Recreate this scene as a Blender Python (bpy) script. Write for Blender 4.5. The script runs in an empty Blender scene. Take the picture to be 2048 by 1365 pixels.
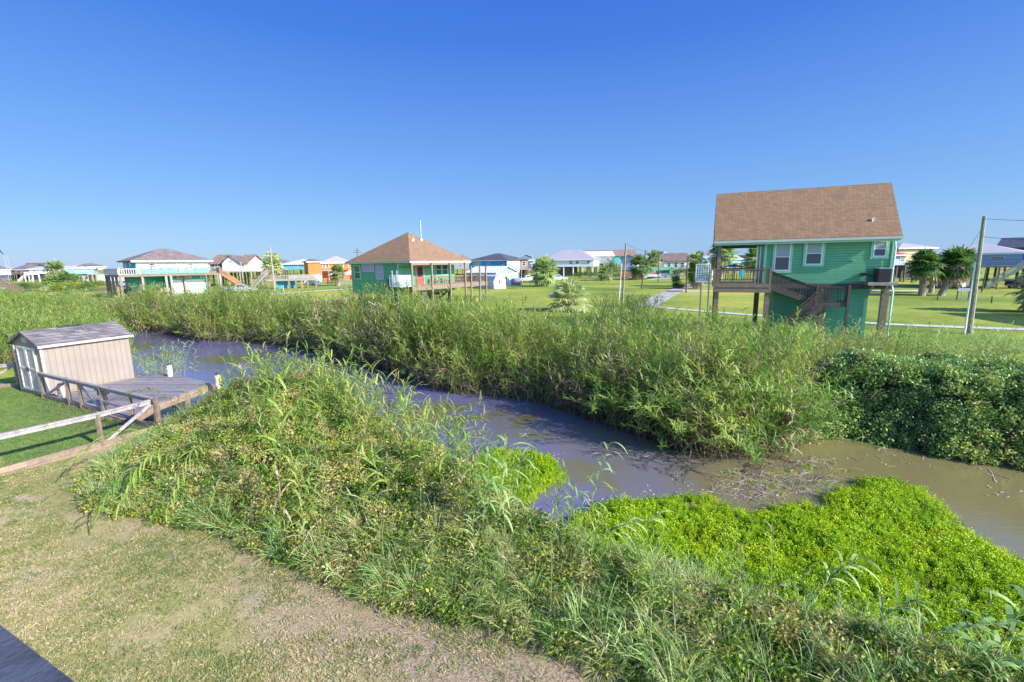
import bpy, math, random
import numpy as np
from mathutils import Vector, Matrix, noise
random.seed(7); rng = np.random.default_rng(7)
R_ = math.radians
scn = bpy.context.scene
COL = scn.collection

# ------------------------------------------------------------------ camera
F_PX, PITCH, ROLL, CAM_H = 912.0, 9.68, 0.85, 5.0
cam_d = bpy.data.cameras.new('camera'); cam = bpy.data.objects.new('camera', cam_d); COL.objects.link(cam)
cam_d.sensor_width = 36.0; cam_d.lens = F_PX / 2048 * 36
cam_d.clip_start = 0.05; cam_d.clip_end = 6000
CR = Matrix.Rotation(R_(90 - PITCH), 3, 'X') @ Matrix.Rotation(R_(-ROLL), 3, 'Z')
cam.matrix_world = Matrix.Translation((0, 0, CAM_H)) @ CR.to_4x4()
cam_d.dof.use_dof = True; cam_d.dof.focus_distance = 18; cam_d.dof.aperture_fstop = 9
scn.camera = cam

# ------------------------------------------------------------------ world, sun, exposure
SUN_EL = 28.0
SUN_DIR = Vector((0.851, -0.525, 0)).normalized() * math.cos(R_(SUN_EL)) + Vector((0, 0, math.sin(R_(SUN_EL))))
w = bpy.data.worlds.new('World'); scn.world = w; w.use_nodes = True
nt = w.node_tree; bg = nt.nodes['Background']
sky = nt.nodes.new('ShaderNodeTexSky'); sky.sky_type = 'NISHITA'; sky.sun_disc = False
sky.sun_elevation = R_(SUN_EL); sky.sun_rotation = math.atan2(SUN_DIR.x, SUN_DIR.y)
sky.altitude = 0; sky.air_density = 1.0; sky.dust_density = 0.25; sky.ozone_density = 3.0
hs = nt.nodes.new('ShaderNodeHueSaturation'); hs.inputs['Saturation'].default_value = 1.15; hs.inputs['Value'].default_value = 1.8
nt.links.new(sky.outputs[0], hs.inputs['Color'])
# the clear-sky colours of that afternoon by elevation, blended with the physical sky
tcw = nt.nodes.new('ShaderNodeTexCoord'); spw = nt.nodes.new('ShaderNodeSeparateXYZ'); nt.links.new(tcw.outputs['Generated'], spw.inputs[0])
rw = nt.nodes.new('ShaderNodeValToRGB'); el = rw.color_ramp.elements
SKY = [(0.0, (.21, .41, .74)), (.07, (.185, .40, .76)), (.2, (.13, .32, .77)), (.4, (.046, .175, .70)), (.62, (.022, .105, .60)), (1.0, (.02, .08, .45))]
while len(el) > 1: el.remove(el[-1])
el[0].position = 0; el[0].color = (*SKY[0][1], 1)
for p_, c_ in SKY[1:]: e_ = el.new(p_); e_.color = (*c_, 1)
nt.links.new(spw.outputs[2], rw.inputs[0])
sc_ = nt.nodes.new('ShaderNodeVectorMath'); sc_.operation = 'SCALE'; sc_.inputs['Scale'].default_value = 1 / .14 / 2.0; nt.links.new(rw.outputs[0], sc_.inputs[0])
mw = nt.nodes.new('ShaderNodeMix'); mw.data_type = 'RGBA'; dp_ = nt.nodes.new('ShaderNodeVectorMath'); dp_.operation = 'DOT_PRODUCT'; dp_.inputs[1].default_value = SUN_DIR; nt.links.new(tcw.outputs['Generated'], dp_.inputs[0])
mr_ = nt.nodes.new('ShaderNodeMapRange'); mr_.inputs[1].default_value = .36; mr_.inputs[2].default_value = .8; mr_.interpolation_type = 'SMOOTHSTEP'; mr_.inputs[3].default_value = .93; mr_.inputs[4].default_value = .1; nt.links.new(dp_.outputs['Value'], mr_.inputs[0]); nt.links.new(mr_.outputs[0], mw.inputs[0])   # more of the physical sky towards the sun, brightened to fill the shade
nt.links.new(hs.outputs[0], mw.inputs[6]); nt.links.new(sc_.outputs[0], mw.inputs[7]); nt.links.new(mw.outputs[2], bg.inputs[0])
bg.inputs[1].default_value = 0.14
sd = bpy.data.lights.new('sun', 'SUN'); sun = bpy.data.objects.new('sun', sd); COL.objects.link(sun)
sd.energy = 4.6; sd.angle = R_(0.5); sd.color = (1.0, 0.93, 0.82)
sun.rotation_euler = SUN_DIR.to_track_quat('Z', 'Y').to_euler()
scn.view_settings.view_transform = 'Standard'; scn.view_settings.look = 'None'
scn.view_settings.exposure = 1.0; scn.view_settings.gamma = 1
scn.cycles.max_bounces = 6; scn.cycles.transparent_max_bounces = 4

# ------------------------------------------------------------------ survey helpers: where the sight line through a photo point meets a plane
def ray(u, v): return CR @ Vector(((u - 1024) / F_PX, -(v - 682.5) / F_PX, -1))
def P(u, v, z=0.0):
    d = ray(u, v); t = (z - CAM_H) / d.z
    return Vector((d.x * t, d.y * t, z))
def at(u, y, v=None):                 # point of column u at distance y (height from v)
    if v is None:
        v = 530.0
        for _ in range(3):
            v += (ray(u, v).z) * F_PX
    d = ray(u, v); t = y / d.y
    return Vector((d.x * t, y, CAM_H + d.z * t))
def hit(root_loc, rotz, u, v, x=None, y=None):   # local coordinates where the sight line meets local plane x=const or y=const
    m = Matrix.Rotation(-rotz, 3, 'Z'); o = m @ (Vector((0, 0, CAM_H)) - Vector(root_loc)); d = m @ ray(u, v)
    t = (x - o.x) / d.x if x is not None else (y - o.y) / d.y
    return o + d * t

# ------------------------------------------------------------------ materials
MATS = {}
def nodes(name):
    m = bpy.data.materials.new(name); m.use_nodes = True; n = m.node_tree.nodes; l = m.node_tree.links
    return m, n, l, n['Principled BSDF']
def lnk(l, a, b): l.new(a, b)
def ramp(n, stops):
    r = n.new('ShaderNodeValToRGB'); e = r.color_ramp.elements
    while len(e) > 1: e.remove(e[-1])
    e[0].position = stops[0][0]; e[0].color = (*stops[0][1], 1)
    for p, c in stops[1:]:
        x = e.new(p); x.color = (*c, 1)
    return r
def math_(n, l, op, a, b=None, c=None):
    m = n.new('ShaderNodeMath'); m.operation = op
    for i, v in enumerate((a, b, c)):
        if v is None: continue
        if isinstance(v, (int, float)): m.inputs[i].default_value = v
        else: l.new(v, m.inputs[i])
    return m.outputs[0]
def noise_(n, l, vec, scale, detail=4, rough=.55):
    t = n.new('ShaderNodeTexNoise'); t.inputs['Scale'].default_value = scale; t.inputs['Detail'].default_value = detail
    t.inputs['Roughness'].default_value = rough
    if vec is not None: l.new(vec, t.inputs['Vector'])
    return t.outputs[0]
def bump(n, l, h, bsdf, strength=.4, dist=.02):
    b = n.new('ShaderNodeBump'); b.inputs['Strength'].default_value = strength; b.inputs['Distance'].default_value = dist
    l.new(h, b.inputs['Height']); l.new(b.outputs[0], bsdf.inputs['Normal'])
def mixc(n, l, fac, a, b, mode='MIX'):
    m = n.new('ShaderNodeMix'); m.data_type = 'RGBA'; m.blend_type = mode
    if isinstance(fac, (int, float)): m.inputs[0].default_value = fac
    else: l.new(fac, m.inputs[0])
    for s, v in ((m.inputs[6], a), (m.inputs[7], b)):
        if isinstance(v, tuple): s.default_value = (*v, 1)
        else: l.new(v, s)
    return m.outputs[2]
def vary(c, k): return tuple(max(0, min(1, x * k)) for x in c)

def M_plain(name, c, rough=.6, var=.18, scale=3, metal=0, bmp=.15):
    if name in MATS: return MATS[name]
    m, n, l, b = nodes(name); tc = n.new('ShaderNodeTexCoord')
    nz = noise_(n, l, tc.outputs['Object'], scale, 6)
    r = ramp(n, [(.3, vary(c, 1 - var)), (.7, vary(c, 1 + var))]); l.new(nz, r.inputs[0]); l.new(r.outputs[0], b.inputs['Base Color'])
    b.inputs['Roughness'].default_value = rough; b.inputs['Metallic'].default_value = metal
    if bmp: bump(n, l, noise_(n, l, tc.outputs['Object'], scale * 12, 4), b, bmp, .01)
    MATS[name] = m; return m
def M_siding(name, c, pitch=.16, vertical=False, line=.55):
    if name in MATS: return MATS[name]
    m, n, l, b = nodes(name); tc = n.new('ShaderNodeTexCoord'); s = n.new('ShaderNodeSeparateXYZ'); l.new(tc.outputs['Object'], s.inputs[0])
    co = math_(n, l, 'ADD', s.outputs[0], s.outputs[1]) if vertical else s.outputs[2]
    f = math_(n, l, 'FRACT', math_(n, l, 'MULTIPLY', co, 1 / pitch))
    r = ramp(n, [(0, (line * .8,) * 3), (.14, (line,) * 3), (.24, (1, 1, 1)), (1, (.95, .95, .95))]); l.new(f, r.inputs[0])
    nz = ramp(n, [(.3, vary(c, .9)), (.7, vary(c, 1.08))]); l.new(noise_(n, l, tc.outputs['Object'], 1.3, 6), nz.inputs[0])
    l.new(mixc(n, l, 1.0, nz.outputs[0], r.outputs[0], 'MULTIPLY'), b.inputs['Base Color'])
    b.inputs['Roughness'].default_value = .55; bump(n, l, f, b, .5, .02)
    MATS[name] = m; return m
def M_shingle(name, c, sx=.33, sz=.14, contrast=.3):
    if name in MATS: return MATS[name]
    m, n, l, b = nodes(name); tc = n.new('ShaderNodeTexCoord'); s = n.new('ShaderNodeSeparateXYZ'); l.new(tc.outputs['Object'], s.inputs[0])
    cb = n.new('ShaderNodeCombineXYZ'); l.new(math_(n, l, 'ADD', s.outputs[0], s.outputs[1]), cb.inputs[0]); l.new(s.outputs[2], cb.inputs[1])
    br = n.new('ShaderNodeTexBrick'); l.new(cb.outputs[0], br.inputs['Vector']); br.inputs['Scale'].default_value = 1
    br.inputs['Brick Width'].default_value = sx; br.inputs['Row Height'].default_value = sz; br.inputs['Mortar Size'].default_value = .008
    br.inputs['Color1'].default_value = (*vary(c, 1 - contrast), 1); br.inputs['Color2'].default_value = (*vary(c, 1 + contrast), 1)
    br.inputs['Mortar'].default_value = (*vary(c, .45), 1); br.inputs['Bias'].default_value = 0
    nz = ramp(n, [(.35, (.90, .90, .90)), (.65, (1.06, 1.06, 1.06))]); l.new(noise_(n, l, tc.outputs['Object'], 2.2, 8, .7), nz.inputs[0])
    l.new(mixc(n, l, 1, br.outputs[0], nz.outputs[0], 'MULTIPLY'), b.inputs['Base Color'])
    b.inputs['Roughness'].default_value = .9; bump(n, l, br.outputs['Fac'], b, .3, -.01)
    MATS[name] = m; return m
def M_wood(name, c, plank=0, axis=0, rough=.75):
    if name in MATS: return MATS[name]
    m, n, l, b = nodes(name); tc = n.new('ShaderNodeTexCoord'); mp = n.new('ShaderNodeMapping'); l.new(tc.outputs['Object'], mp.inputs[0])
    mp.inputs['Scale'].default_value = (3, 14, 6) if axis == 0 else (14, 3, 6)
    r = ramp(n, [(.25, vary(c, .55)), (.5, c), (.75, vary(c, 1.4))]); l.new(noise_(n, l, mp.outputs[0], 1.0, 8, .65), r.inputs[0]); col = r.outputs[0]
    if plank:
        s = n.new('ShaderNodeSeparateXYZ'); l.new(tc.outputs['Object'], s.inputs[0])
        k = math_(n, l, 'MULTIPLY', s.outputs[1 - axis] if axis in (0, 1) else s.outputs[2], 1 / plank)
        f = math_(n, l, 'FRACT', k); q = ramp(n, [(0, (.15,) * 3), (.07, (.15,) * 3), (.12, (1, 1, 1)), (1, (1, 1, 1))]); l.new(f, q.inputs[0])
        wn = n.new('ShaderNodeTexWhiteNoise'); wn.noise_dimensions = '1D'; l.new(math_(n, l, 'FLOOR', k), wn.inputs['W'])
        t = ramp(n, [(0, (.7,) * 3), (1, (1.2,) * 3)]); l.new(wn.outputs[0], t.inputs[0])
        col = mixc(n, l, 1, mixc(n, l, 1, col, q.outputs[0], 'MULTIPLY'), t.outputs[0], 'MULTIPLY')
    l.new(col, b.inputs['Base Color']); b.inputs['Roughness'].default_value = rough
    bump(n, l, noise_(n, l, mp.outputs[0], 4, 5), b, .25, .01)
    MATS[name] = m; return m
def M_glass(name='window_glass', c=(.05, .07, .09)):
    if name in MATS: return MATS[name]
    m, n, l, b = nodes(name); b.inputs['Base Color'].default_value = (*c, 1); b.inputs['Roughness'].default_value = .06
    b.inputs['Specular IOR Level'].default_value = .8; MATS[name] = m; return m
def M_leaf(name, cols, scale=.35, trans=.35, rough=.5, rnd=.5):
    """foliage: colours vary over the ground and from plant to plant"""
    if name in MATS: return MATS[name]
    m, n, l, b = nodes(name); g = n.new('ShaderNodeNewGeometry'); oi = n.new('ShaderNodeObjectInfo')
    a = noise_(n, l, g.outputs['Position'], scale, 3); fine = noise_(n, l, g.outputs['Position'], 9, 1)
    v = math_(n, l, 'ADD', math_(n, l, 'MULTIPLY', a, 1.0), math_(n, l, 'MULTIPLY', oi.outputs['Random'], rnd))
    v = math_(n, l, 'ADD', v, math_(n, l, 'MULTIPLY', math_(n, l, 'SUBTRACT', fine, .5), .5))
    v = math_(n, l, 'SUBTRACT', v, .25 + rnd * .5 - .25); v = math_(n, l, 'ADD', math_(n, l, 'MULTIPLY', math_(n, l, 'SUBTRACT', v, .5), 1.5), .5)
    k = len(cols); r = ramp(n, [(i / (k - 1), c) for i, c in enumerate(cols)]); l.new(v, r.inputs[0])
    l.new(r.outputs[0], b.inputs['Base Color']); b.inputs['Roughness'].default_value = rough; b.inputs['Specular IOR Level'].default_value = .35
    t = n.new('ShaderNodeBsdfTranslucent'); hs = n.new('ShaderNodeHueSaturation'); hs.inputs['Value'].default_value = 1.25; hs.inputs['Saturation'].default_value = 1.1
    l.new(r.outputs[0], hs.inputs['Color']); l.new(hs.outputs[0], t.inputs[0])
    mx = n.new('ShaderNodeMixShader'); mx.inputs[0].default_value = trans; l.new(b.outputs[0], mx.inputs[1]); l.new(t.outputs[0], mx.inputs[2])
    l.new(mx.outputs[0], n['Material Output'].inputs[0]); MATS[name] = m; return m

# ------------------------------------------------------------------ mesh builder
class MB:
    def __init__(s): s.v = []; s.f = []; s.mi = []; s.cur = 0
    def add(s, vs, fs):
        o = len(s.v); s.v += [tuple(p) for p in vs]; s.f += [tuple(i + o for i in f) for f in fs]; s.mi += [s.cur] * len(fs); return s
    def box(s, x0, x1, y0, y1, z0, z1):
        return s.add([(x0, y0, z0), (x1, y0, z0), (x1, y1, z0), (x0, y1, z0), (x0, y0, z1), (x1, y0, z1), (x1, y1, z1), (x0, y1, z1)],
                     [(3, 2, 1, 0), (4, 5, 6, 7), (0, 1, 5, 4), (1, 2, 6, 5), (2, 3, 7, 6), (3, 0, 4, 7)])
    def beam(s, a, b, w, h=None, up=(0, 0, 1)):
        a, b = Vector(a), Vector(b); h = h or w; d = (b - a).normalized(); up = Vector(up)
        if abs(d.dot(up)) > .98: up = Vector((0, 1, 0))
        x = d.cross(up).normalized() * w / 2; y = x.cross(d).normalized() * h / 2
        vs = [p + i * x + j * y for p in (a, b) for i, j in ((-1, -1), (1, -1), (1, 1), (-1, 1))]
        return s.add(vs, [(3, 2, 1, 0), (4, 5, 6, 7), (0, 1, 5, 4), (1, 2, 6, 5), (2, 3, 7, 6), (3, 0, 4, 7)])
    def tube(s, pts, r, n=8, cap=True):
        pts = [Vector(p) for p in pts]; rs = r if isinstance(r, (list, tuple)) else [r] * len(pts); o = []
        for i, p in enumerate(pts):
            d = (pts[min(i + 1, len(pts) - 1)] - pts[max(i - 1, 0)]).normalized()
            a = Vector((1, 0, 0)) if abs(d.x) < .9 else Vector((0, 1, 0)); x = d.cross(a).normalized(); y = d.cross(x)
            o += [p + (x * math.cos(2 * math.pi * k / n) + y * math.sin(2 * math.pi * k / n)) * rs[i] for k in range(n)]
        fs = [(i * n + k, i * n + (k + 1) % n, (i + 1) * n + (k + 1) % n, (i + 1) * n + k) for i in range(len(pts) - 1) for k in range(n)]
        if cap: fs += [tuple(range(n - 1, -1, -1)), tuple((len(pts) - 1) * n + k for k in range(n))]
        return s.add(o, fs)
    def prism(s, poly, vec):      # poly: list of 3D points, extruded by vec
        vec = Vector(vec); n = len(poly); a = [Vector(p) for p in poly]; b = [p + vec for p in a]
        return s.add(a + b, [tuple(range(n - 1, -1, -1)), tuple(range(n, 2 * n))] + [(i, (i + 1) % n, n + (i + 1) % n, n + i) for i in range(n)])
    def build(s, name, mat, parent=None, smooth=False, loc=None, rotz=0):
        me = bpy.data.meshes.new(name); me.from_pydata(s.v, [], s.f); me.update()
        for m in (mat if isinstance(mat, (list, tuple)) else [mat]): me.materials.append(m)
        if any(s.mi): me.polygons.foreach_set('material_index', s.mi)
        if smooth: me.polygons.foreach_set('use_smooth', [True] * len(me.polygons))
        import bmesh
        if len(s.f) < 3000:
            bm = bmesh.new(); bm.from_mesh(me); bmesh.ops.recalc_face_normals(bm, faces=bm.faces[:]); bm.to_mesh(me); bm.free()
        o = bpy.data.objects.new(name, me); COL.objects.link(o)
        if parent: o.parent = parent
        if loc is not None: o.location = loc
        o.rotation_euler.z = rotz
        return o
def tag(o, label, cat, group=None, kind=None):
    if label: o['label'] = label
    if cat: o['category'] = cat
    if group: o['group'] = group
    if kind: o['kind'] = kind
    return o
def thing(name, label, cat, loc=(0, 0, 0), rotz=0, group=None):
    o = bpy.data.objects.new(name, None); COL.objects.link(o); o.empty_display_size = .3
    o.location = loc; o.rotation_euler = (0, 0, rotz); return tag(o, label, cat, group)
def copy_tree(o, parent=None):
    c = o.copy(); COL.objects.link(c); c.parent = parent
    for ch in [x for x in bpy.data.objects if x.parent == o]: copy_tree(ch, c)
    return c

# colours / shared materials
m_green = M_siding('green_siding', (.115, .41, .225)); m_greenL = M_siding('green_siding_porch', (.10, .36, .17))
m_trimg = M_plain('pale_green_trim', (.30, .62, .47), .5, .05)
m_white = M_plain('white_paint', (.78, .78, .76), .5, .05); m_cream = M_siding('cream_siding', (.78, .76, .70), line=.8)
m_shb = M_shingle('brown_shingle', (.245, .148, .085), .22, .12, .16); m_shg = M_shingle('grey_shingle', (.17, .15, .155)); m_shd = M_shingle('dark_shingle', (.085, .08, .095))
m_shl = M_shingle('light_grey_shingle', (.30, .29, .31)); m_shbr = M_shingle('taupe_shingle', (.19, .135, .115))
m_wd = M_wood('weathered_wood', (.21, .155, .115)); m_wdk = M_wood('dark_wood', (.085, .068, .058)); m_wdl = M_wood('grey_wood', (.30, .27, .25))
m_deck = M_wood('deck_planks', (.23, .21, .215), .14, 0); m_deckd = M_wood('raw_board', (.29, .205, .145))
m_rail = M_wood('purple_grey_rail', (.30, .26, .28))
m_teal = M_siding('teal_siding', (.03, .42, .42)); m_tealB = M_siding('teal_blue_siding', (.03, .42, .58))
m_metal = M_plain('galvanised_steel', (.55, .57, .60), .35, .08, metal=.6); m_dkm = M_plain('dark_metal', (.03, .035, .04), .45, .2)
m_glass = M_glass(); m_glassp = M_plain('pink_film_glass', (.55, .32, .58), .25, .1)
m_blind = M_plain('blind_glass', (.28, .38, .42), .2, .1)
m_conc = M_plain('concrete', (.50, .47, .44), .85, .15, 1.5, bmp=.3)

def proj(p):
    c = CR.transposed() @ (Vector(p) - Vector((0, 0, CAM_H))); return (1024 + F_PX * c.x / -c.z, 682.5 - F_PX * c.y / -c.z)
# ------------------------------------------------------------------ building pieces
def window(root, axis, c, z0, z1, a0, a1, side=-1, frame=None, pane=None, div=1, fw=.07, proud=.03):
    """axis 'y': window in plane y=c from x=a0..a1 ; axis 'x': in plane x=c from y=a0..a1. side: outward sign"""
    frame = frame or m_white; pane = pane or m_glass; f = MB(); o = c + side * proud; i = c - side * .02
    lo, hi = min(o, i), max(o, i)
    def bx(p0, p1, q0, q1, lo=lo, hi=hi, mb=f):
        if axis == 'y': mb.box(p0, p1, lo, hi, q0, q1)
        else: mb.box(lo, hi, p0, p1, q0, q1)
    bx(a0, a1, z1 - fw, z1); bx(a0, a1, z0, z0 + fw); bx(a0, a0 + fw, z0 + fw, z1 - fw); bx(a1 - fw, a1, z0 + fw, z1 - fw)
    if div:
        zm = (z0 + z1) / 2; bx(a0 + fw, a1 - fw, zm - fw * .35, zm + fw * .35)
    fo = f.build('window', frame, root); g = MB(); q = c + side * .008; lo2, hi2 = min(q, i), max(q, i)
    bx(a0 + fw * .9, a1 - fw * .9, z0 + fw * .9, z1 - fw * .9, lo2, hi2, g); g.build('pane', pane, fo); return fo
def hip_roof(x0, x1, y0, y1, ze, zr, t=.14, along='x', rf=None):
    """hip roof over eave rectangle, returns MB"""
    m = MB(); dx, dy = x1 - x0, y1 - y0; r = (dy / 2 if along == 'x' else dx / 2) if rf is None else rf
    if along == 'x': ra, rb = (x0 + min(r, dx / 2), (y0 + y1) / 2), (x1 - min(r, dx / 2), (y0 + y1) / 2)
    else: ra, rb = ((x0 + x1) / 2, y0 + min(r, dy / 2)), ((x0 + x1) / 2, y1 - min(r, dy / 2))
    same = abs(ra[0] - rb[0]) + abs(ra[1] - rb[1]) < .05
    v = [(x0, y0, ze), (x1, y0, ze), (x1, y1, ze), (x0, y1, ze), (x0, y0, ze - t), (x1, y0, ze - t), (x1, y1, ze - t), (x0, y1, ze - t), (*ra, zr)]
    f = [(4, 5, 1, 0), (5, 6, 2, 1), (6, 7, 3, 2), (7, 4, 0, 3), (7, 6, 5, 4)]
    if same: f += [(0, 1, 8), (1, 2, 8), (2, 3, 8), (3, 0, 8)]
    else:
        v.append((*rb, zr))
        f += [(0, 1, 9, 8), (1, 2, 9), (2, 3, 8, 9), (3, 0, 8)] if along == 'x' else [(0, 1, 8), (1, 2, 9, 8), (2, 3, 9), (3, 0, 8, 9)]
    return m.add(v, f)
def gable_roof(x0, x1, y0, y1, ze, zr, t=.15, along='x'):
    m = MB()
    if along == 'x':
        ym = (y0 + y1) / 2; poly = [(x0, y0, ze), (x0, ym, zr), (x0, y1, ze), (x0, y1, ze - t), (x0, ym, zr - t), (x0, y0, ze - t)]
        a = poly; m.prism([a[0], a[1], a[4], a[5]], (x1 - x0, 0, 0)); m.prism([a[1], a[2], a[3], a[4]], (x1 - x0, 0, 0))
    else:
        xm = (x0 + x1) / 2; a = [(x0, y0, ze), (xm, y0, zr), (x1, y0, ze), (x1, y0, ze - t), (xm, y0, zr - t), (x0, y0, ze - t)]
        m.prism([a[0], a[1], a[4], a[5]], (0, y1 - y0, 0)); m.prism([a[1], a[2], a[3], a[4]], (0, y1 - y0, 0))
    return m
def railing(mb, a, b, h=.95, sp=.13, bw=.035, top=.09, posts=0):
    a, b = Vector(a), Vector(b); L = (b - a).length; up = Vector((0, 0, 1)); d = (b - a) / L
    mb.beam(a + up * h, b + up * h, top, .04); mb.beam(a + up * (h - .07), b + up * (h - .07), .035, .08); mb.beam(a + up * .1, b + up * .1, .035, .08)
    n = max(1, int(L / sp))
    for i in range(n):
        p = a + d * (i + .5) * L / n; mb.beam(p + up * .06, p + up * (h - .02), bw)
def stairs(root, a, b, w, n, wood, rails=(1, 1), side=None):
    """flight from top a down to bottom b, width w to the side vector"""
    a, b = Vector(a), Vector(b); d = b - a; hd = Vector((d.x, d.y, 0)); s = side or hd.normalized().cross(Vector((0, 0, 1))); s = Vector(s) * w
    st = MB()
    for o in (Vector(), s): st.beam(a + o - Vector((0, 0, .12)), b + o - Vector((0, 0, .12)), .05, .28)
    st.build('stringer', wood, root); tr = MB()
    for i in range(1, n):
        p = a + d * i / n; tr.add([p + Vector((0, 0, -.02)) - hd / n * .6, p + s + Vector((0, 0, -.02)) - hd / n * .6, p + s + hd / n * .4 + Vector((0, 0, -.02)), p + hd / n * .4 + Vector((0, 0, -.02)),
            p + Vector((0, 0, .03)) - hd / n * .6, p + s + Vector((0, 0, .03)) - hd / n * .6, p + s + hd / n * .4 + Vector((0, 0, .03)), p + hd / n * .4 + Vector((0, 0, .03))],
            [(3, 2, 1, 0), (4, 5, 6, 7), (0, 1, 5, 4), (1, 2, 6, 5), (2, 3, 7, 6), (3, 0, 4, 7)])
    tr.build('tread', wood, root)
    for k, o in enumerate((Vector(), s)):
        if rails[k]:
            r = MB(); railing(r, a + o, b + o, .9, .15); r.build('stair_railing', wood, root)

# ================================================================== SETTING: terrain, water, roads
WATER_Z = -1.0
FAR_PX = [(265, 665), (330, 668), (400, 685), (500, 685), (600, 700), (700, 727), (760, 747), (850, 777), (900, 790), (980, 797), (1060, 807), (1150, 838), (1250, 872), (1340, 908), (1420, 925), (1500, 930), (1570, 915), (1620, 888), (1700, 880), (1800, 898), (1900, 925), (2048, 945)]
far_edge = [tuple(P(u, v, -1)[:2]) for u, v in FAR_PX]
canal = [(-62, 62), (-49, 55), (-42, 49)] + far_edge + [(19, 9.2), (30, 4), (30, -4), (16, 1.5), (11, 4.0), (8.2, 5.7), (6, 6.7), (4, 7.6), (2.5, 8.3), (1, 8.9), (-1.0, 10.2), (-2.4, 12), (-4.6, 14.2), (-7.5, 15.7), (-10.3, 16.4), (-12.8, 16.7), (-15.5, 18.4), (-18.2, 20.6), (-21, 24), (-26, 30.5), (-32, 37), (-40, 45), (-50, 51.5), (-62, 58)]
ponds = [[tuple(P(u, v, -1)[:2]) for u, v in q] for q in (
    [(-150, 588), (0, 584), (60, 584), (100, 581), (100, 576), (60, 571), (30, 571), (-150, 576)],
    [(60, 574), (95, 573), (95, 569), (40, 570)],
    [(150, 584), (190, 592), (235, 590), (280, 584), (250, 578), (180, 577)],
    [(84, 607), (100, 616), (120, 617), (116, 606), (95, 602)])]
def seg_dist(X, Y, poly, closed=True):
    d = np.full(X.shape, 1e9); n = len(poly)
    for i in range(n if closed else n - 1):
        x0, y0 = poly[i]; x1, y1 = poly[(i + 1) % n]; dx, dy = x1 - x0, y1 - y0
        t = np.clip(((X - x0) * dx + (Y - y0) * dy) / (dx * dx + dy * dy + 1e-9), 0, 1)
        d = np.minimum(d, np.hypot(X - x0 - t * dx, Y - y0 - t * dy))
    return d
def inside(X, Y, poly):
    r = np.zeros(X.shape, bool); n = len(poly)
    for i in range(n):
        x0, y0 = poly[i]; x1, y1 = poly[(i + 1) % n]
        c = ((y0 > Y) != (y1 > Y)); r ^= c & (X < (x1 - x0) * (Y - y0) / (y1 - y0 + 1e-12) + x0)
    return r
def sdist(X, Y, poly):
    d = seg_dist(X, Y, poly); return np.where(inside(X, Y, poly), -d, d)
def sstep(x, a, b):
    t = np.clip((x - a) / (b - a), 0, 1); return t * t * (3 - 2 * t)
_pt = rng.random((256, 256))
def vnoise(x, y, s=1.0):
    x = x / s + 1000; y = y / s + 1000; xi = np.floor(x).astype(int); yi = np.floor(y).astype(int); fx = x - xi; fy = y - yi
    fx = fx * fx * (3 - 2 * fx); fy = fy * fy * (3 - 2 * fy); g = lambda a, b: _pt[a % 256, b % 256]
    return (g(xi, yi) * (1 - fx) + g(xi + 1, yi) * fx) * (1 - fy) + (g(xi, yi + 1) * (1 - fx) + g(xi + 1, yi + 1) * fx) * fy
def fbm(x, y, s): return .55 * vnoise(x, y, s) + .28 * vnoise(x + 31, y + 17, s / 2.1) + .17 * vnoise(x + 7, y + 91, s / 4.3)

# near bank thicket (between the mown yard and the water) and its canopy height
lawn_edge = [(-10.9, 12.6), (-10.3, 10.2), (-9.0, 8.9), (-7.1, 8.4), (-5.6, 8.0), (-4.3, 7.25), (-3.0, 6.5), (-1.7, 5.95), (-.6, 5.6), (.4, 5.25), (1.3, 4.7), (2.2, 3.9), (3.0, 2.6), (4.0, 1.0)]
mound_back = [(16, .4), (12, 2.3), (9.2, 3.9), (7.2, 4.7), (5.6, 5.4), (4.0, 6.3), (2.6, 7.2), (1.3, 8.2), (.2, 9.5), (-.9, 10.5), (-1.9, 12), (-4.2, 14.0), (-6.8, 15.5), (-9.8, 16.2), (-10.6, 15.4), (-10.9, 13.6)]
mound = lawn_edge + mound_back
def mound_h(X, Y):
    dl = seg_dist(X, Y, lawn_edge, False); db = seg_dist(X, Y, mound_back, False); ins = inside(X, Y, mound)
    H = np.interp(X, [-11, -9.5, -7, -4, -2.2, -.5, 1.2, 3.5, 7, 12], [.9, 1.25, 1.6, 1.5, 1.25, .9, .5, .32, .35, .4])
    H = H * np.interp(X / np.maximum(Y, .5), [-.86, -.70, -.58], [.45, .72, 1])
    prof = np.minimum(sstep(dl, -.1, 1.7) ** .8, sstep(db, -.1, 1.3) ** .8)
    return np.where(ins, H * prof * (.40 + 1.15 * fbm(X, Y, 1.5)), 0), ins
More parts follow.
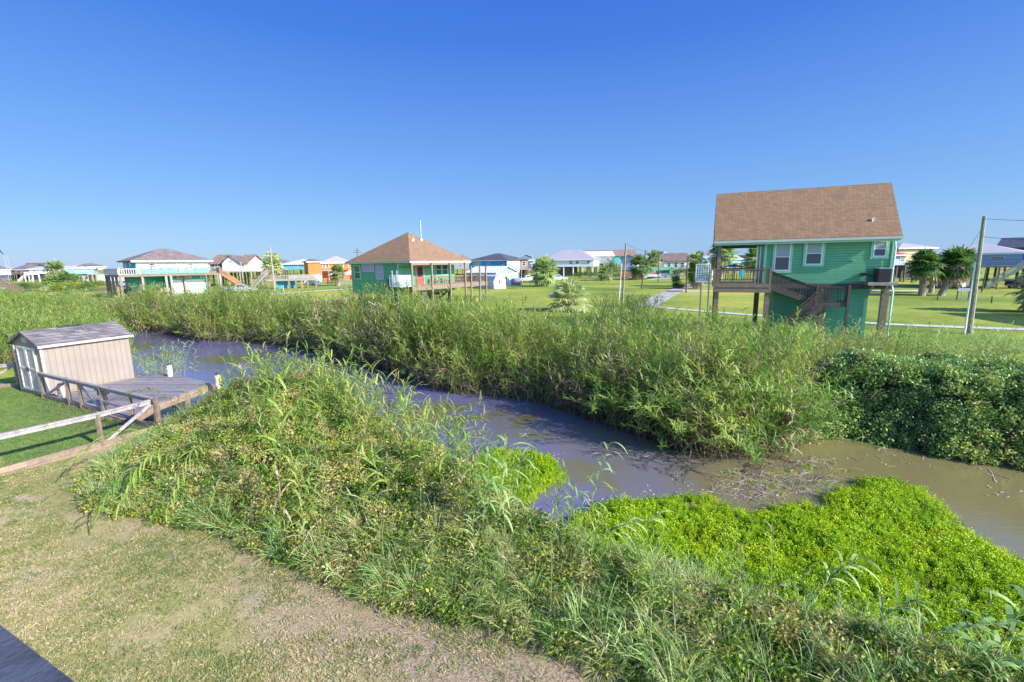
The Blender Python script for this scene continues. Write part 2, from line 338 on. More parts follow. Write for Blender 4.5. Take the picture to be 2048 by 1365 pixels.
# far right bank hedge overgrown by vines
hedge = [tuple(P(u, v, -1)[:2]) for u, v in [(1615, 885), (1640, 878), (1700, 876), (1800, 894), (1900, 920), (2048, 940)]] + [(18.5, 9.4), (27, 5.5), (30, 10), (24, 14.5), (19, 17.2), (15.5, 18.6), (12.6, 18.8), (11.0, 17.2)]
def hedge_h(X, Y):
    d = sdist(X, Y, hedge); H = 1.3
    return np.where(d < 0, H * sstep(-d, -.1, 1.5) ** .7 * (.72 + .5 * fbm(X + 50, Y, 2.1)), 0), d < 0
def terrain_z(X, Y):
    d = sdist(X, Y, canal)
    z = np.where(d > 0, -1.05 + 1.05 * sstep(d, 0, 2.2), -1.05 - .7 * sstep(-d, 0, 1.5))
    for p in ponds:
        dp = sdist(X, Y, p); z = np.minimum(z, np.where(dp > 0, -1.02 + 1.02 * sstep(dp, 0, 2.5), -1.3))
    near = sstep(60 - np.hypot(X, Y), 0, 40)
    z = z + near * (fbm(X, Y, 3.2) - .5) * .07 * np.where(d > 0, 1, .4)
    # silt shoal showing through the shallows in front of the big clump
    sh = np.exp(-(((X - 7.6) / 1.9) ** 2 + ((Y - 11.9) / .55) ** 2)); z = z + sh * .86 * fbm(X, Y, .55)
    return z
def axis_(a, b, step, lo, hi, grow=1.16):
    c = list(np.arange(a, b + step / 2, step)); s = step
    while c[-1] < hi: s *= grow; c.append(c[-1] + s)
    s = step
    while c[0] > lo: s *= grow; c.insert(0, c[0] - s)
    return np.array(c)
gx = axis_(-22, 20, .25, -3500, 3500); gy = axis_(1, 36, .25, -300, 4500, 1.06)
def grid_mesh(name, gx, gy, Z):
    X, Y = np.meshgrid(gx, gy); ny, nx = X.shape; co = np.stack([X, Y, Z], -1).reshape(-1, 3)
    i = (np.arange(ny - 1)[:, None] * nx + np.arange(nx - 1)).ravel(); f = np.stack([i, i + 1, i + nx + 1, i + nx], 1)
    return mesh_np(name, co, f)
def mesh_np(name, co, f):
    me = bpy.data.meshes.new(name); me.vertices.add(len(co)); me.vertices.foreach_set('co', co.astype(np.float32).ravel())
    k = f.shape[1]; me.loops.add(f.size); me.loops.foreach_set('vertex_index', f.astype(np.int32).ravel())
    me.polygons.add(len(f)); me.polygons.foreach_set('loop_start', np.arange(0, f.size, k, dtype=np.int32)); me.update(calc_edges=True)
    me.validate(); return me
X, Y = np.meshgrid(gx, gy); Zt = terrain_z(X, Y); dC = sdist(X, Y, canal)
me = grid_mesh('ground', gx, gy, Zt); me.polygons.foreach_set('use_smooth', np.ones(len(me.polygons), bool))
ground = bpy.data.objects.new('ground', me); COL.objects.link(ground); tag(ground, 'grassy ground with mown yard, canal banks and open lawns', None, kind='structure')
yard_green = [(-60, 8), (-13.4, 10.0), (-12.7, 10.9), (-11.3, 13.3), (-11.6, 14.2), (-18.7, 17.9), (-21.5, 20), (-60, 34)]
zg = sstep(-sdist(X, Y, yard_green), -.15, .25)
zn = sstep(11.5 - Y + .0 * X, -3, 1.5) * sstep(-X + 6, 0, 2)            # dry near yard
zn = np.where(inside(X, Y, canal), 0, np.maximum(zn, sstep(13.5 - Y, 0, 1.5) * (X < -9)))
_, mi_ = mound_h(X, Y); dM = sdist(X, Y, mound); dH = sdist(X, Y, hedge)
mud = np.maximum.reduce([sstep(3.6 - dC, 0, 1.5) * (Y > 9.5) , sstep(-dM, -.2, .4), sstep(-dH, -.3, .3)])
for p in ponds: mud = np.maximum(mud, sstep(1.2 - sdist(X, Y, p), 0, 1))
thatch = sstep(1.25 - seg_dist(X, Y, lawn_edge, False) - 1.2 * (fbm(X, Y, 1.1) - .5), 0, .6) * np.interp(X, [-9, -4, -1.5], [.15, .6, 1])
col = np.stack([zn, zg, mud, thatch], -1).reshape(-1, 4)
ca = me.color_attributes.new('zone', 'FLOAT_COLOR', 'POINT'); ca.data.foreach_set('color', col.astype(np.float32).ravel())
m, n, l, b = nodes('ground'); g = n.new('ShaderNodeNewGeometry'); pos = g.outputs['Position']
at_ = n.new('ShaderNodeAttribute'); at_.attribute_name = 'zone'; sp = n.new('ShaderNodeSeparateColor'); l.new(at_.outputs['Color'], sp.inputs[0])
far = ramp(n, [(.36, (.13, .19, .035)), (.46, (.22, .28, .045)), (.54, (.30, .34, .06)), (.64, (.44, .38, .07))]); l.new(noise_(n, l, pos, .045, 6, .6), far.inputs[0])
farf = ramp(n, [(.3, (.55, .62, .55)), (.5, (.95, .95, .95)), (.7, (1.25, 1.2, 1.15))]); l.new(noise_(n, l, pos, 1.7, 8, .75), farf.inputs[0])
farc = mixc(n, l, 1, far.outputs[0], farf.outputs[0], 'MULTIPLY')
dry = ramp(n, [(.33, (.15, .20, .05)), (.42, (.30, .30, .10)), (.52, (.44, .37, .18)), (.66, (.56, .44, .30))]); l.new(noise_(n, l, pos, .55, 9, .68), dry.inputs[0])
dryf = ramp(n, [(.3, (.68, .7, .65)), (.7, (1.2, 1.15, 1.15))]); l.new(noise_(n, l, pos, 16, 6, .7), dryf.inputs[0])
bare = ramp(n, [(.60, (0, 0, 0)), (.66, (1, 1, 1))]); mpb = n.new('ShaderNodeMapping'); mpb.inputs['Scale'].default_value = (.35, .9, 1); mpb.inputs['Rotation'].default_value = (0, 0, -.35); l.new(pos, mpb.inputs[0])
l.new(noise_(n, l, mpb.outputs[0], 1.0, 6, .6), bare.inputs[0])
dryc = mixc(n, l, 1, mixc(n, l, bare.outputs[0], dry.outputs[0], (.52, .41, .30)), dryf.outputs[0], 'MULTIPLY')
lush = ramp(n, [(.3, (.12, .21, .055)), (.55, (.17, .26, .07)), (.75, (.27, .29, .11))]); l.new(noise_(n, l, pos, .8, 8, .65), lush.inputs[0])
lushc = mixc(n, l, 1, lush.outputs[0], dryf.outputs[0], 'MULTIPLY')
mudr = ramp(n, [(.35, (.05, .04, .028)), (.65, (.13, .105, .075))]); l.new(noise_(n, l, pos, 2.5, 8, .7), mudr.inputs[0])
tr = ramp(n, [(.3, (.17, .12, .08)), (.5, (.36, .27, .18)), (.7, (.52, .41, .29))]); l.new(noise_(n, l, pos, 26, 5, .7), tr.inputs[0])
dryc = mixc(n, l, at_.outputs['Alpha'], dryc, tr.outputs[0])
c = mixc(n, l, sp.outputs[0], farc, dryc); c = mixc(n, l, sp.outputs[1], c, lushc); c = mixc(n, l, sp.outputs[2], c, mudr.outputs[0])
l.new(c, b.inputs['Base Color']); b.inputs['Roughness'].default_value = .95; b.inputs['Specular IOR Level'].default_value = .15
bump(n, l, noise_(n, l, pos, 22, 6, .75), b, .7, .05); me.materials.append(m)

# water
m, n, l, b = nodes('canal_water'); g = n.new('ShaderNodeNewGeometry'); pos = g.outputs['Position']
wr = ramp(n, [(.36, (.125, .125, .31)), (.52, (.12, .115, .21)), (.58, (.13, .115, .075)), (.75, (.18, .155, .07))]); l.new(noise_(n, l, pos, .22, 5, .6), wr.inputs[0])  # blue-violet stops paint the reflected sky into the water's base colour
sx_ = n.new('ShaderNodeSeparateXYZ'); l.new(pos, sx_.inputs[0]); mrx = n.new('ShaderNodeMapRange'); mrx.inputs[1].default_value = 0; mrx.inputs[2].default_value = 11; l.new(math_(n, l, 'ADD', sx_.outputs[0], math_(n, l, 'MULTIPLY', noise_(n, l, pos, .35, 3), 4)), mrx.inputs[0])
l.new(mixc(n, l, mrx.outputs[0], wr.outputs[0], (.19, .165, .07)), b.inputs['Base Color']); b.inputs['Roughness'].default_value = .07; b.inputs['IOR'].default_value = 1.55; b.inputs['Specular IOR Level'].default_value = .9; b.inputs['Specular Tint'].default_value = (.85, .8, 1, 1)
mp = n.new('ShaderNodeMapping'); mp.inputs['Rotation'].default_value = (0, 0, R_(38)); mp.inputs['Scale'].default_value = (1.6, 7.0, 1); l.new(pos, mp.inputs[0])
h = math_(n, l, 'ADD', noise_(n, l, mp.outputs[0], 1.6, 4, .55), math_(n, l, 'MULTIPLY', noise_(n, l, pos, .7, 2), 1.2))
bump(n, l, h, b, .13, .05)
wx = np.linspace(-320, 60, 60); wy = np.linspace(-8, 260, 60); WX, WY = np.meshgrid(wx, wy)
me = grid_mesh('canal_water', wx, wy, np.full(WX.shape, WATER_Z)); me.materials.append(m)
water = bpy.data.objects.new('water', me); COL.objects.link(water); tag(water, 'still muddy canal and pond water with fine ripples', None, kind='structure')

# roads and paths: flat strips with a little thickness
def strip(name, pts, w, mat, label, z=.03):
    mb = MB(); pts = [Vector((*p[:2], 0)) for p in pts]; q = []
    for i, p in enumerate(pts):
        d = (pts[min(i + 1, len(pts) - 1)] - pts[max(i - 1, 0)]).normalized(); s = Vector((-d.y, d.x, 0)) * w / 2; q.append((p - s, p + s))
    for (a, b_), (c_, d_) in zip(q, q[1:]): mb.prism([a, c_, d_, b_], (0, 0, z))
    o = mb.build(name, mat); o.location.z = .02; return tag(o, label, None, kind='structure')
m_asph = M_plain('old_asphalt', (.36, .33, .31), .9, .12, .6, bmp=.3)
strip('road', [P(1290, 614), P(1308, 603), P(1334, 589), P(1362, 578), P(1385, 571), P(1420, 567.5), P(1480, 566)], 2.6, m_asph, 'pale asphalt lane running between lawns')
strip('path', [P(1296, 613), P(1330, 617), P(1400, 623), P(1500, 631), P(1600, 637), P(1760, 649), P(1900, 655), P(2048, 660), P(2300, 672)], 1.15, m_conc, 'pale concrete walk behind the green house')
strip('path', [P(1330, 583.5), P(1400, 583), P(1500, 583), P(1600, 584), P(1850, 582)], 2.2, m_conc, 'straight pale lane crossing the far lawn')
strip('path', [P(300, 605), P(380, 600), P(430, 597.5), P(500, 592), P(560, 588), P(620, 583), P(690, 579), P(760, 575.5)], 1.8, m_conc, 'narrow concrete walk past the white garage')
strip('path', [P(110, 621), P(150, 618), P(180, 616)], 2.0, m_conc, 'short concrete slab beside the pond', z=.06)
strip('path', [P(0, 572.5), P(-40, 572)], 1.0, m_conc, 'far concrete edge by the pond')
strip('path', [P(1315, 560), P(1345, 556)], 7, m_conc, 'concrete apron of the green carport')

# ================================================================== PLANTS (prototypes live in collections that are not in the scene; each mass below is one object)
def leafstrip(mb, base, d0, length, width, droop, segs=4, roll=0.0, fold=0):
    d = Vector(d0).normalized(); p = Vector(base); side = d.cross(Vector((0, 0, 1)))
    side = side.normalized() if side.length > .05 else Vector((1, 0, 0))
    side = Matrix.Rotation(roll, 3, d) @ side; vs = []
    for i in range(segs + 1):
        t = i / segs; wd = width * (math.sin(math.pi * min(1, .18 + t * .82)) ** .7 if t < 1 else .03)
        vs += [p - side * wd / 2, p + side * wd / 2]; p = p + d * length / segs
        d = (d + Vector((0, 0, -droop / segs))).normalized()
    mb.add(vs, [(2 * i, 2 * i + 1, 2 * i + 3, 2 * i + 2) for i in range(segs)])
def reed(seed, h=3.0, dry=False, lean=.15, nleaf=20, lw=.042, low=.18, ll=.6, plume=False):
    r = random.Random(seed); mb = MB(); az = r.uniform(0, 6.28); ld = Vector((math.cos(az), math.sin(az), 0)); pts = []
    for i in range(8):
        t = i / 7; pts.append(ld * lean * h * t * t + Vector((0, 0, h * t * (1 - .25 * lean * t))))
    mb.cur = 1; mb.tube(pts, [.013 - .010 * i / 7 for i in range(8)], 3, False)
    for k in range(nleaf):
        t = low + (1 - low) * (k + r.random()) / nleaf; x = t * 7; i = min(6, int(x)); p = pts[i].lerp(pts[i + 1], x - i)
        a = k * 2.6 + r.uniform(-.6, .6); up = .7 + .9 * t + r.uniform(-.2, .3)
        mb.cur = 2 if (dry or (t < .42 and r.random() < .6)) else 0
        leafstrip(mb, p, (math.cos(a), math.sin(a), up), ll * r.uniform(.65, 1.15) * (1.15 - .35 * t), lw * r.uniform(.7, 1.2), r.uniform(1.1, 2.3), 4, r.uniform(-.5, .5))
    if plume:
        mb.cur = 2; tip = pts[-1]
        for k in range(14): a = r.uniform(0, 6.28); q = tip - Vector((0, 0, r.uniform(0, .22))); leafstrip(mb, q, (math.cos(a) * .35 + ld.x * .4, math.sin(a) * .35 + ld.y * .4, 1), .2 * r.uniform(.6, 1.2), .018, 1.6, 2)
    return mb
def protos(cname, items, mats):
    c = bpy.data.collections.new(cname)
    for i, mb in enumerate(items):
        me = bpy.data.meshes.new('%s_%02d' % (cname, i)); me.from_pydata(mb.v, [], mb.f)
        for m in mats: me.materials.append(m)
        me.polygons.foreach_set('material_index', mb.mi); me.update(); o = bpy.data.objects.new('%s_%02d' % (cname, i), me); c.objects.link(o)
    return c
def scatter(name, coll, pts, rot, scl, idx, label, cat=None, kind='stuff'):
    N = len(pts); me = bpy.data.meshes.new(name); me.vertices.add(N); me.vertices.foreach_set('co', np.asarray(pts, np.float32).ravel())
    for nm, ty, dt, key in (('rot', 'FLOAT_VECTOR', rot, 'vector'), ('scl', 'FLOAT', scl, 'value'), ('idx', 'INT', idx, 'value')):
        a = me.attributes.new(nm, ty, 'POINT'); a.data.foreach_set(key, np.asarray(dt, np.int32 if ty == 'INT' else np.float32).ravel())
    o = bpy.data.objects.new(name, me); COL.objects.link(o); ng = bpy.data.node_groups.new(name, 'GeometryNodeTree')
    ng.interface.new_socket('Geometry', in_out='INPUT', socket_type='NodeSocketGeometry'); ng.interface.new_socket('Geometry', in_out='OUTPUT', socket_type='NodeSocketGeometry')
    N_ = ng.nodes; gi = N_.new('NodeGroupInput'); go = N_.new('NodeGroupOutput'); iop = N_.new('GeometryNodeInstanceOnPoints'); ci = N_.new('GeometryNodeCollectionInfo')
    ci.inputs[0].default_value = coll; ci.inputs[1].default_value = True; ci.inputs[2].default_value = True
    def attr(nm, t):
        a = N_.new('GeometryNodeInputNamedAttribute'); a.data_type = t; a.inputs[0].default_value = nm; return [s for s in a.outputs if s.enabled][0]
    L = ng.links; L.new(gi.outputs[0], iop.inputs['Points']); L.new(ci.outputs[0], iop.inputs['Instance']); iop.inputs['Pick Instance'].default_value = True
    L.new(attr('idx', 'INT'), iop.inputs['Instance Index'])
    er = N_.new('FunctionNodeEulerToRotation'); L.new(attr('rot', 'FLOAT_VECTOR'), er.inputs[0]); L.new(er.outputs[0], iop.inputs['Rotation'])
    L.new(attr('scl', 'FLOAT'), iop.inputs['Scale']); L.new(iop.outputs[0], go.inputs[0])
    md = o.modifiers.new('scatter', 'NODES'); md.node_group = ng
    return tag(o, label, cat, kind=kind)
def rand_in(poly, dens):
    a = np.array(poly); lo, hi = a.min(0), a.max(0); N = int((hi[0] - lo[0]) * (hi[1] - lo[1]) * dens)
    p = rng.random((N, 2)) * (hi - lo) + lo; return p[inside(p[:, 0], p[:, 1], poly)]

m_reed = M_leaf('reed_leaf', [(.09, .18, .035), (.18, .31, .055), (.30, .43, .08), (.46, .48, .13)], .28, .42)
m_stem = M_leaf('reed_stem', [(.16, .17, .06), (.30, .26, .12)], 1, .1)
m_dry = M_leaf('dry_leaf', [(.22, .15, .085), (.38, .28, .16), (.50, .40, .25)], .8, .2)
m_vine = M_leaf('vine_leaf', [(.06, .15, .018), (.13, .26, .025), (.25, .38, .035), (.42, .46, .06), (.52, .43, .17)], .55, .35, .45, .8)
m_vined = M_leaf('dark_vine_leaf', [(.075, .17, .06), (.17, .33, .09), (.29, .44, .11), (.44, .50, .13)], .5, .25, .45, .6)
m_mat = M_leaf('water_herb_leaf', [(.18, .34, .003), (.33, .53, .004), (.46, .63, .007), (.57, .67, .02)], .9, .4, .5, .5)
m_gr = M_leaf('grass_blade', [(.12, .20, .055), (.27, .31, .09), (.46, .41, .18), (.58, .46, .29)], .6, .3, .6, .7)
m_grg = M_leaf('green_grass_blade', [(.12, .21, .055), (.18, .28, .07), (.28, .33, .10)], .6, .3, .6, .6)
m_pale = M_leaf('pale_reed_leaf', [(.20, .36, .11), (.32, .48, .16), (.46, .58, .22)], .7, .35)

C_reed = protos('tall_reed', [reed(i, 3.0, False, .12 + .05 * (i % 4), 30, .034, plume=i > 4) for i in range(7)] + [reed(20 + i, 2.7, True, .35, 18) for i in range(2)], [m_reed, m_stem, m_dry])
C_bent = protos('bent_reed', [reed(40 + i, 2.6, False, .75, 30, .036, .3) for i in range(5)] + [reed(60, 2.2, True, .8, 16)], [m_reed, m_stem, m_dry])
C_slim = protos('slim_reed', [reed(80 + i, 1.9, False, .2, 17, .020, .25, .42) for i in range(5)], [m_pale, m_stem, m_dry])
def clump(seed, n, size, leaf, up=.4, dry=.12):
    r = random.Random(seed); mb = MB()
    for _ in range(n):
        d = Vector((r.gauss(0, 1), r.gauss(0, 1), r.gauss(0, 1))).normalized(); p = d * size * r.random() ** .45
        p.z = p.z * .8; o = Vector((r.gauss(0, 1), r.gauss(0, 1), r.gauss(0, 1) + up)).normalized(); mb.cur = 1 if r.random() < dry else 0
        L = leaf * r.uniform(.6, 1.3); x = o.cross(Vector((r.random(), r.random(), r.random() + .1))).normalized(); y = o.cross(x)
        mb.add([p - x * L * .5, p + y * L * .3 - x * L * .1, p + x * L * .55, p - y * L * .3 - x * L * .1], [(0, 1, 2, 3)])
    mb.cur = 2
    for _ in range(max(2, n // 22)):
        d = Vector((r.gauss(0, 1), r.gauss(0, 1), abs(r.gauss(0, .8)))).normalized(); q = d * size * 1.1; mb.tube([d * -size * .5, q * .5 + Vector((0, 0, .04)), q], [.005, .004, .002], 3, False)
    return mb
C_vine = protos('vine_clump', [clump(i, 150, .24, .052, .6, .05 + .05 * (i % 3)) for i in range(6)], [m_vine, m_dry, m_stem])
C_vined = protos('dark_vine_clump', [clump(50 + i, 140, .30, .075, .5, .05) for i in range(5)], [m_vined, m_dry, m_stem])
def herb(seed):
    r = random.Random(seed); mb = MB()
    for _ in range(13):
        a, q = r.uniform(0, 6.28), .15 * r.random() ** .5; b_ = Vector((math.cos(a) * q, math.sin(a) * q, 0)); h = r.uniform(.13, .30)
        t = b_ + Vector((r.gauss(0, .03), r.gauss(0, .03), h)); mb.cur = 1; mb.tube([b_, t], [.004, .003], 3, False); mb.cur = 0
        for k in range(11):
            f = .25 + .75 * k / 10; aa = k * 2.4; p = b_.lerp(t, f); L = .045 * r.uniform(.7, 1.2); d = Vector((math.cos(aa), math.sin(aa), .55)).normalized(); s = Vector((-math.sin(aa), math.cos(aa), 0)) * L * .28
            mb.add([p, p + d * L * .5 - s, p + d * L, p + d * L * .5 + s], [(0, 1, 2, 3)])
    return mb
C_herb = protos('herb_clump', [herb(i) for i in range(5)], [m_mat, M_leaf('herb_stem', [(.14, .26, .02), (.26, .34, .04)], 1, .1)])
def tuft(seed, n, h, w, spread, droop=1.2, rad=.05, segs=3):
    r = random.Random(seed); mb = MB()
    for _ in range(n):
        a = r.uniform(0, 6.28); q = r.random() * rad; leafstrip(mb, (math.cos(a) * q, math.sin(a) * q, 0), (math.cos(a) * spread, math.sin(a) * spread, 1), h * r.uniform(.5, 1.2), w, droop * r.uniform(.5, 1.4), segs, r.uniform(-1, 1))
    return mb
C_lawn = protos('lawn_tuft', [tuft(i, 12, .055, .007, .9, 1.2, .07, 2) for i in range(5)], [m_gr])
C_lawng = protos('green_lawn_tuft', [tuft(i + 9, 12, .06, .007, .8, 1.2, .07, 2) for i in range(4)], [m_grg])
C_long = protos('long_grass', [tuft(i + 20, 26, .55, .012, .45, 1.3, .08, 4) for i in range(5)], [m_reed if 0 else m_pale])
C_fine = protos('fine_grass', [tuft(i + 60, 44, .34, .006, .7, 1.6, .10, 3) for i in range(5)], [M_leaf('fine_grass_blade', [(.15, .28, .07), (.27, .40, .11), (.42, .48, .17), (.56, .50, .26)], .9, .3, .6, .6)])
C_weed = protos('yellow_green_grass', [tuft(i + 40, 22, .42, .014, .5, 1.2, .12, 3) for i in range(4)], [m_grg])

# ---- far bank reed bed
back = [(-60, 64), (-50, 58), (-38, 51), (-27, 46.5), (-18, 42), (-10, 36), (-3, 30.5), (2, 27.5), (6, 25.5), (10, 24.6), (14, 23.8), (17.5, 22.2), (19, 19.5)]
fe = [(-62, 60), (-49, 54)] + far_edge[:18]
reed_poly = fe + [(10.2, 14.9), (11.0, 17.3), (13, 18.9), (16, 18.7), (19, 17)] + back[::-1]
p = rand_in(reed_poly, 15); keep = rng.random(len(p)) < np.interp(np.hypot(p[:, 0], p[:, 1]), [10, 30, 80], [1, .8, .5]); p = p[keep]
dW = seg_dist(p[:, 0], p[:, 1], fe, False); dB = seg_dist(p[:, 0], p[:, 1], back, False); N = len(p)
thin = fbm(p[:, 0] + 9, p[:, 1], 2.4); keep = (thin > .30) | (dW < 2.0); keep &= ~((dB < 1.8) & (rng.random(N) < .5)); p = p[keep]; dW = dW[keep]; dB = dB[keep]; N = len(p)
z = terrain_z(p[:, 0], p[:, 1]); patch = fbm(p[:, 0], p[:, 1] + 40, 3.3)
s = (.56 + .88 * patch + .13 * rng.standard_normal(N)) * np.interp(dW, [0, 1.5, 4, 9], [.75, .95, .92, .80]) * np.interp(dB, [0, 2], [.72, 1]) * np.interp(p[:, 0], [-60, -20, -8, 8, 11, 16], [.98, 1.08, 1.08, .96, .78, .64])
tilt = .10 * rng.standard_normal((N, 2)) ; wdir = np.array([-.69, -.72]); lean = np.interp(dW, [0, 2.2], [.55, .0]) * rng.random(N)
rx = tilt[:, 0] - lean * wdir[1] ; ry = tilt[:, 1] + lean * wdir[0]
rot = np.stack([rx, ry, rng.random(N) * 6.28], 1); isdry = (fbm(p[:, 0] + 77, p[:, 1], 2.0) > np.interp(p[:, 0], [-40, -12, 0], [.50, .56, .62])) & (rng.random(N) < .6)
idx = np.where(isdry | (rng.random(N) < .09), rng.integers(7, 9, N), rng.integers(0, 7, N))
scatter('reeds', C_reed, np.column_stack([p, z - .05]), rot, s, idx, 'dense green reed bed along the far bank of the canal')
q = rand_in([tuple(P(u, v)[:2]) for u, v in [(1190, 655), (1300, 655), (1330, 640), (1290, 630), (1200, 634)]], 4); N = len(q)
scatter('reeds', C_reed, np.column_stack([q, np.zeros(N)]), np.stack([.12 * rng.standard_normal(N), .12 * rng.standard_normal(N), rng.random(N) * 6.28], 1), .38 + .34 * rng.random(N) + .25 * fbm(q[:, 0], q[:, 1], 1.2), np.where(rng.random(N) < .25, 7, rng.integers(0, 7, N)), 'taller yellowish reeds standing around the tall lane pole')
# bent reeds hanging over the water's edge
def along(poly, dens, jit):
    out = []
    for a, b_ in zip(poly, poly[1:]):
        a, b_ = np.array(a), np.array(b_); L = np.linalg.norm(b_ - a); k = rng.poisson(L * dens); t = rng.random((k, 1)); q = a + (b_ - a) * t; nn = np.array([-(b_ - a)[1], (b_ - a)[0]]) / L
        out.append(q + nn * (rng.random((k, 1)) * (jit[1] - jit[0]) + jit[0]))
    return np.concatenate(out)
q = along(fe, 15, (.1, 1.9)); N = len(q); z = terrain_z(q[:, 0], q[:, 1])
scatter('bank_reeds', C_bent, np.column_stack([q, z]), np.stack([.15 * rng.standard_normal(N) + .25, .15 * rng.standard_normal(N) - .15, rng.random(N) * 6.28], 1), .42 + .5 * rng.random(N), np.where(rng.random(N) < .2, 5, rng.integers(0, 5, N)), 'arching reeds drooping over the far water edge')
def sticks(seed):
    r = random.Random(seed); mb = MB()
    for _ in range(7):
        a = r.uniform(0, 6.28); L = r.uniform(.7, 1.7); d = Vector((math.cos(a), math.sin(a), 0)); e = r.uniform(.1, .8)
        mb.tube([d * L * t + Vector((0, 0, e * L * t - .9 * L * t * t * r.uniform(.3, .9))) for t in (0, .25, .5, .75, 1)], [.014, .012, .01, .008, .005], 4, False)
    return mb
m_stick = M_leaf('dead_cane', [(.20, .155, .12), (.36, .29, .22), (.48, .41, .33)], 2, 0, .8)
C_st = protos('dead_cane', [sticks(i) for i in range(5)], [m_stick])
q = along(fe, 1.6, (.2, 1.3)); N = len(q)
scatter('dead_canes', C_st, np.column_stack([q, terrain_z(q[:, 0], q[:, 1]) + .25 + .3 * rng.random(N)]), np.stack([.3 * rng.standard_normal(N), .3 * rng.standard_normal(N), rng.random(N) * 6.28], 1), .5 + .6 * rng.random(N), rng.integers(0, 5, N), 'bare dead canes tangled at the waterline')
q = rand_in([tuple(P(u, v, -1)[:2]) for u, v in [(1330, 900), (1420, 922), (1560, 928), (1630, 885), (1560, 860), (1400, 860)]], 16); N = len(q)
scatter('bank_reeds', C_bent, np.column_stack([q, terrain_z(q[:, 0], q[:, 1]) + .1]), np.stack([.15 * rng.standard_normal(N) + .35, .2 * rng.standard_normal(N) - .1, rng.random(N) * 6.28], 1), .6 + .5 * rng.random(N), np.where(rng.random(N) < .15, 5, rng.integers(0, 5, N)), 'big arching reed clump jutting into the canal in front of the hedge')
# left reed mass behind the shed
lm = [(-21, 24.6), (-26.5, 31), (-33, 38), (-42, 46.5), (-60, 57), (-75, 55), (-60, 40), (-40, 27.5), (-26, 22.5)]
p = rand_in(lm, 9); N = len(p); s = .55 + .45 * fbm(p[:, 0], p[:, 1], 3) + .08 * rng.standard_normal(N)
scatter('reeds', C_reed, np.column_stack([p, terrain_z(p[:, 0], p[:, 1]) - .05]), np.stack([.12 * rng.standard_normal(N), .12 * rng.standard_normal(N), rng.random(N) * 6.28], 1), s, np.where(rng.random(N) < .08, 7, rng.integers(0, 7, N)), 'yellow green reeds filling the bank behind the storage shed')
# pale bent reeds right behind the shed
p = rand_in([(-18.6, 21.2), (-17.0, 21.4), (-17.2, 24.2), (-19.5, 24.4)], 7); N = len(p)
scatter('pale_reeds', C_slim, np.column_stack([p, np.full(N, -.9)]), np.stack([.3 * rng.standard_normal(N), .35 + .3 * rng.standard_normal(N), rng.random(N) * 6.28], 1), .8 + .5 * rng.random(N), rng.integers(0, 5, N), 'pale wispy reeds by the back corner of the shed')

# ---- canopy masses
def canopy(name, coll, poly, hf, dens, k, label, clear=None, sc=(.8, 1.3), down=.45):
    p = rand_in(poly, dens)
    if clear is not None: p = p[clear(p[:, 0], p[:, 1])]
    N = len(p); h_, _ = hf(p[:, 0], p[:, 1]); z0 = terrain_z(p[:, 0], p[:, 1]); u = rng.random(N) ** 2.0
    z = z0 + np.maximum(.08, h_) * (1 - down * u); a = .5 * rng.standard_normal((N, 2))
    return scatter(name, coll, np.column_stack([p, z]), np.stack([a[:, 0], a[:, 1], rng.random(N) * 6.28], 1), sc[0] + (sc[1] - sc[0]) * rng.random(N), rng.integers(0, k, N), label)
canopy('undergrowth', C_vine, mound, mound_h, 62, 6, 'vine covered thicket between the mown yard and the canal', sc=(.6, 1.15), down=.6)
canopy('hedge_vines', C_vined, hedge, hedge_h, 34, 5, 'dark vine covered bank at the far right of the canal', sc=(.8, 1.4), down=.7)
# solid twiggy core so that the masses are not see-through
def core(name, poly, hf, k, mat, label, step=.3):
    a = np.array(poly); gx_ = np.arange(a[:, 0].min() - .3, a[:, 0].max() + .3, step); gy_ = np.arange(a[:, 1].min() - .3, a[:, 1].max() + .3, step); X_, Y_ = np.meshgrid(gx_, gy_)
    h_, _ = hf(X_, Y_); z = terrain_z(X_, Y_) + h_ * k - .06; me = grid_mesh(name, gx_, gy_, z); me.materials.append(mat); o = bpy.data.objects.new(name, me); COL.objects.link(o); tag(o, label, None, kind='stuff')
m_brush = M_plain('brush_litter', (.07, .06, .035), .95, .5, 6, bmp=.8)
core('brush_litter', mound, mound_h, .55, m_brush, 'brown twiggy litter under the near thicket'); core('brush_litter', hedge, hedge_h, .6, m_brush, 'brown twiggy litter under the far right vines')
# tall reeds standing in the thicket, dense towards its left and water side
p = rand_in(mound, 13); X_, Y_ = p[:, 0], p[:, 1]; dl = seg_dist(X_, Y_, lawn_edge, False); db = seg_dist(X_, Y_, mound_back, False); N = len(p)
dens = np.interp(X_, [-11, -8, -3, -1, 1, 8], [.9, .7, .55, .28, .10, .08]) * np.interp(db, [0, 1.6, 4], [2.2, 1.3, .30]) * np.interp(dl, [0, 1.5], [.25, 1]) * np.interp(fbm(X_, Y_, 1.5), [.3, .65], [.2, 1.3])
p = p[rng.random(N) < dens]; N = len(p); h_, _ = mound_h(p[:, 0], p[:, 1])
s = np.interp(p[:, 0], [-11, -6, -2, 0, 3, 8], [.80, .93, .84, .64, .42, .42]) * (.75 + .4 * rng.random(N)) * np.interp(p[:, 0] / p[:, 1], [-.86, -.72, -.60], [.30, .42, 1])
scatter('reeds', C_reed, np.column_stack([p, terrain_z(p[:, 0], p[:, 1])]), np.stack([.16 * rng.standard_normal(N), .16 * rng.standard_normal(N), rng.random(N) * 6.28], 1), s, np.where(rng.random(N) < .06, 7, rng.integers(0, 7, N)), 'scattered tall reeds poking out of the near thicket')
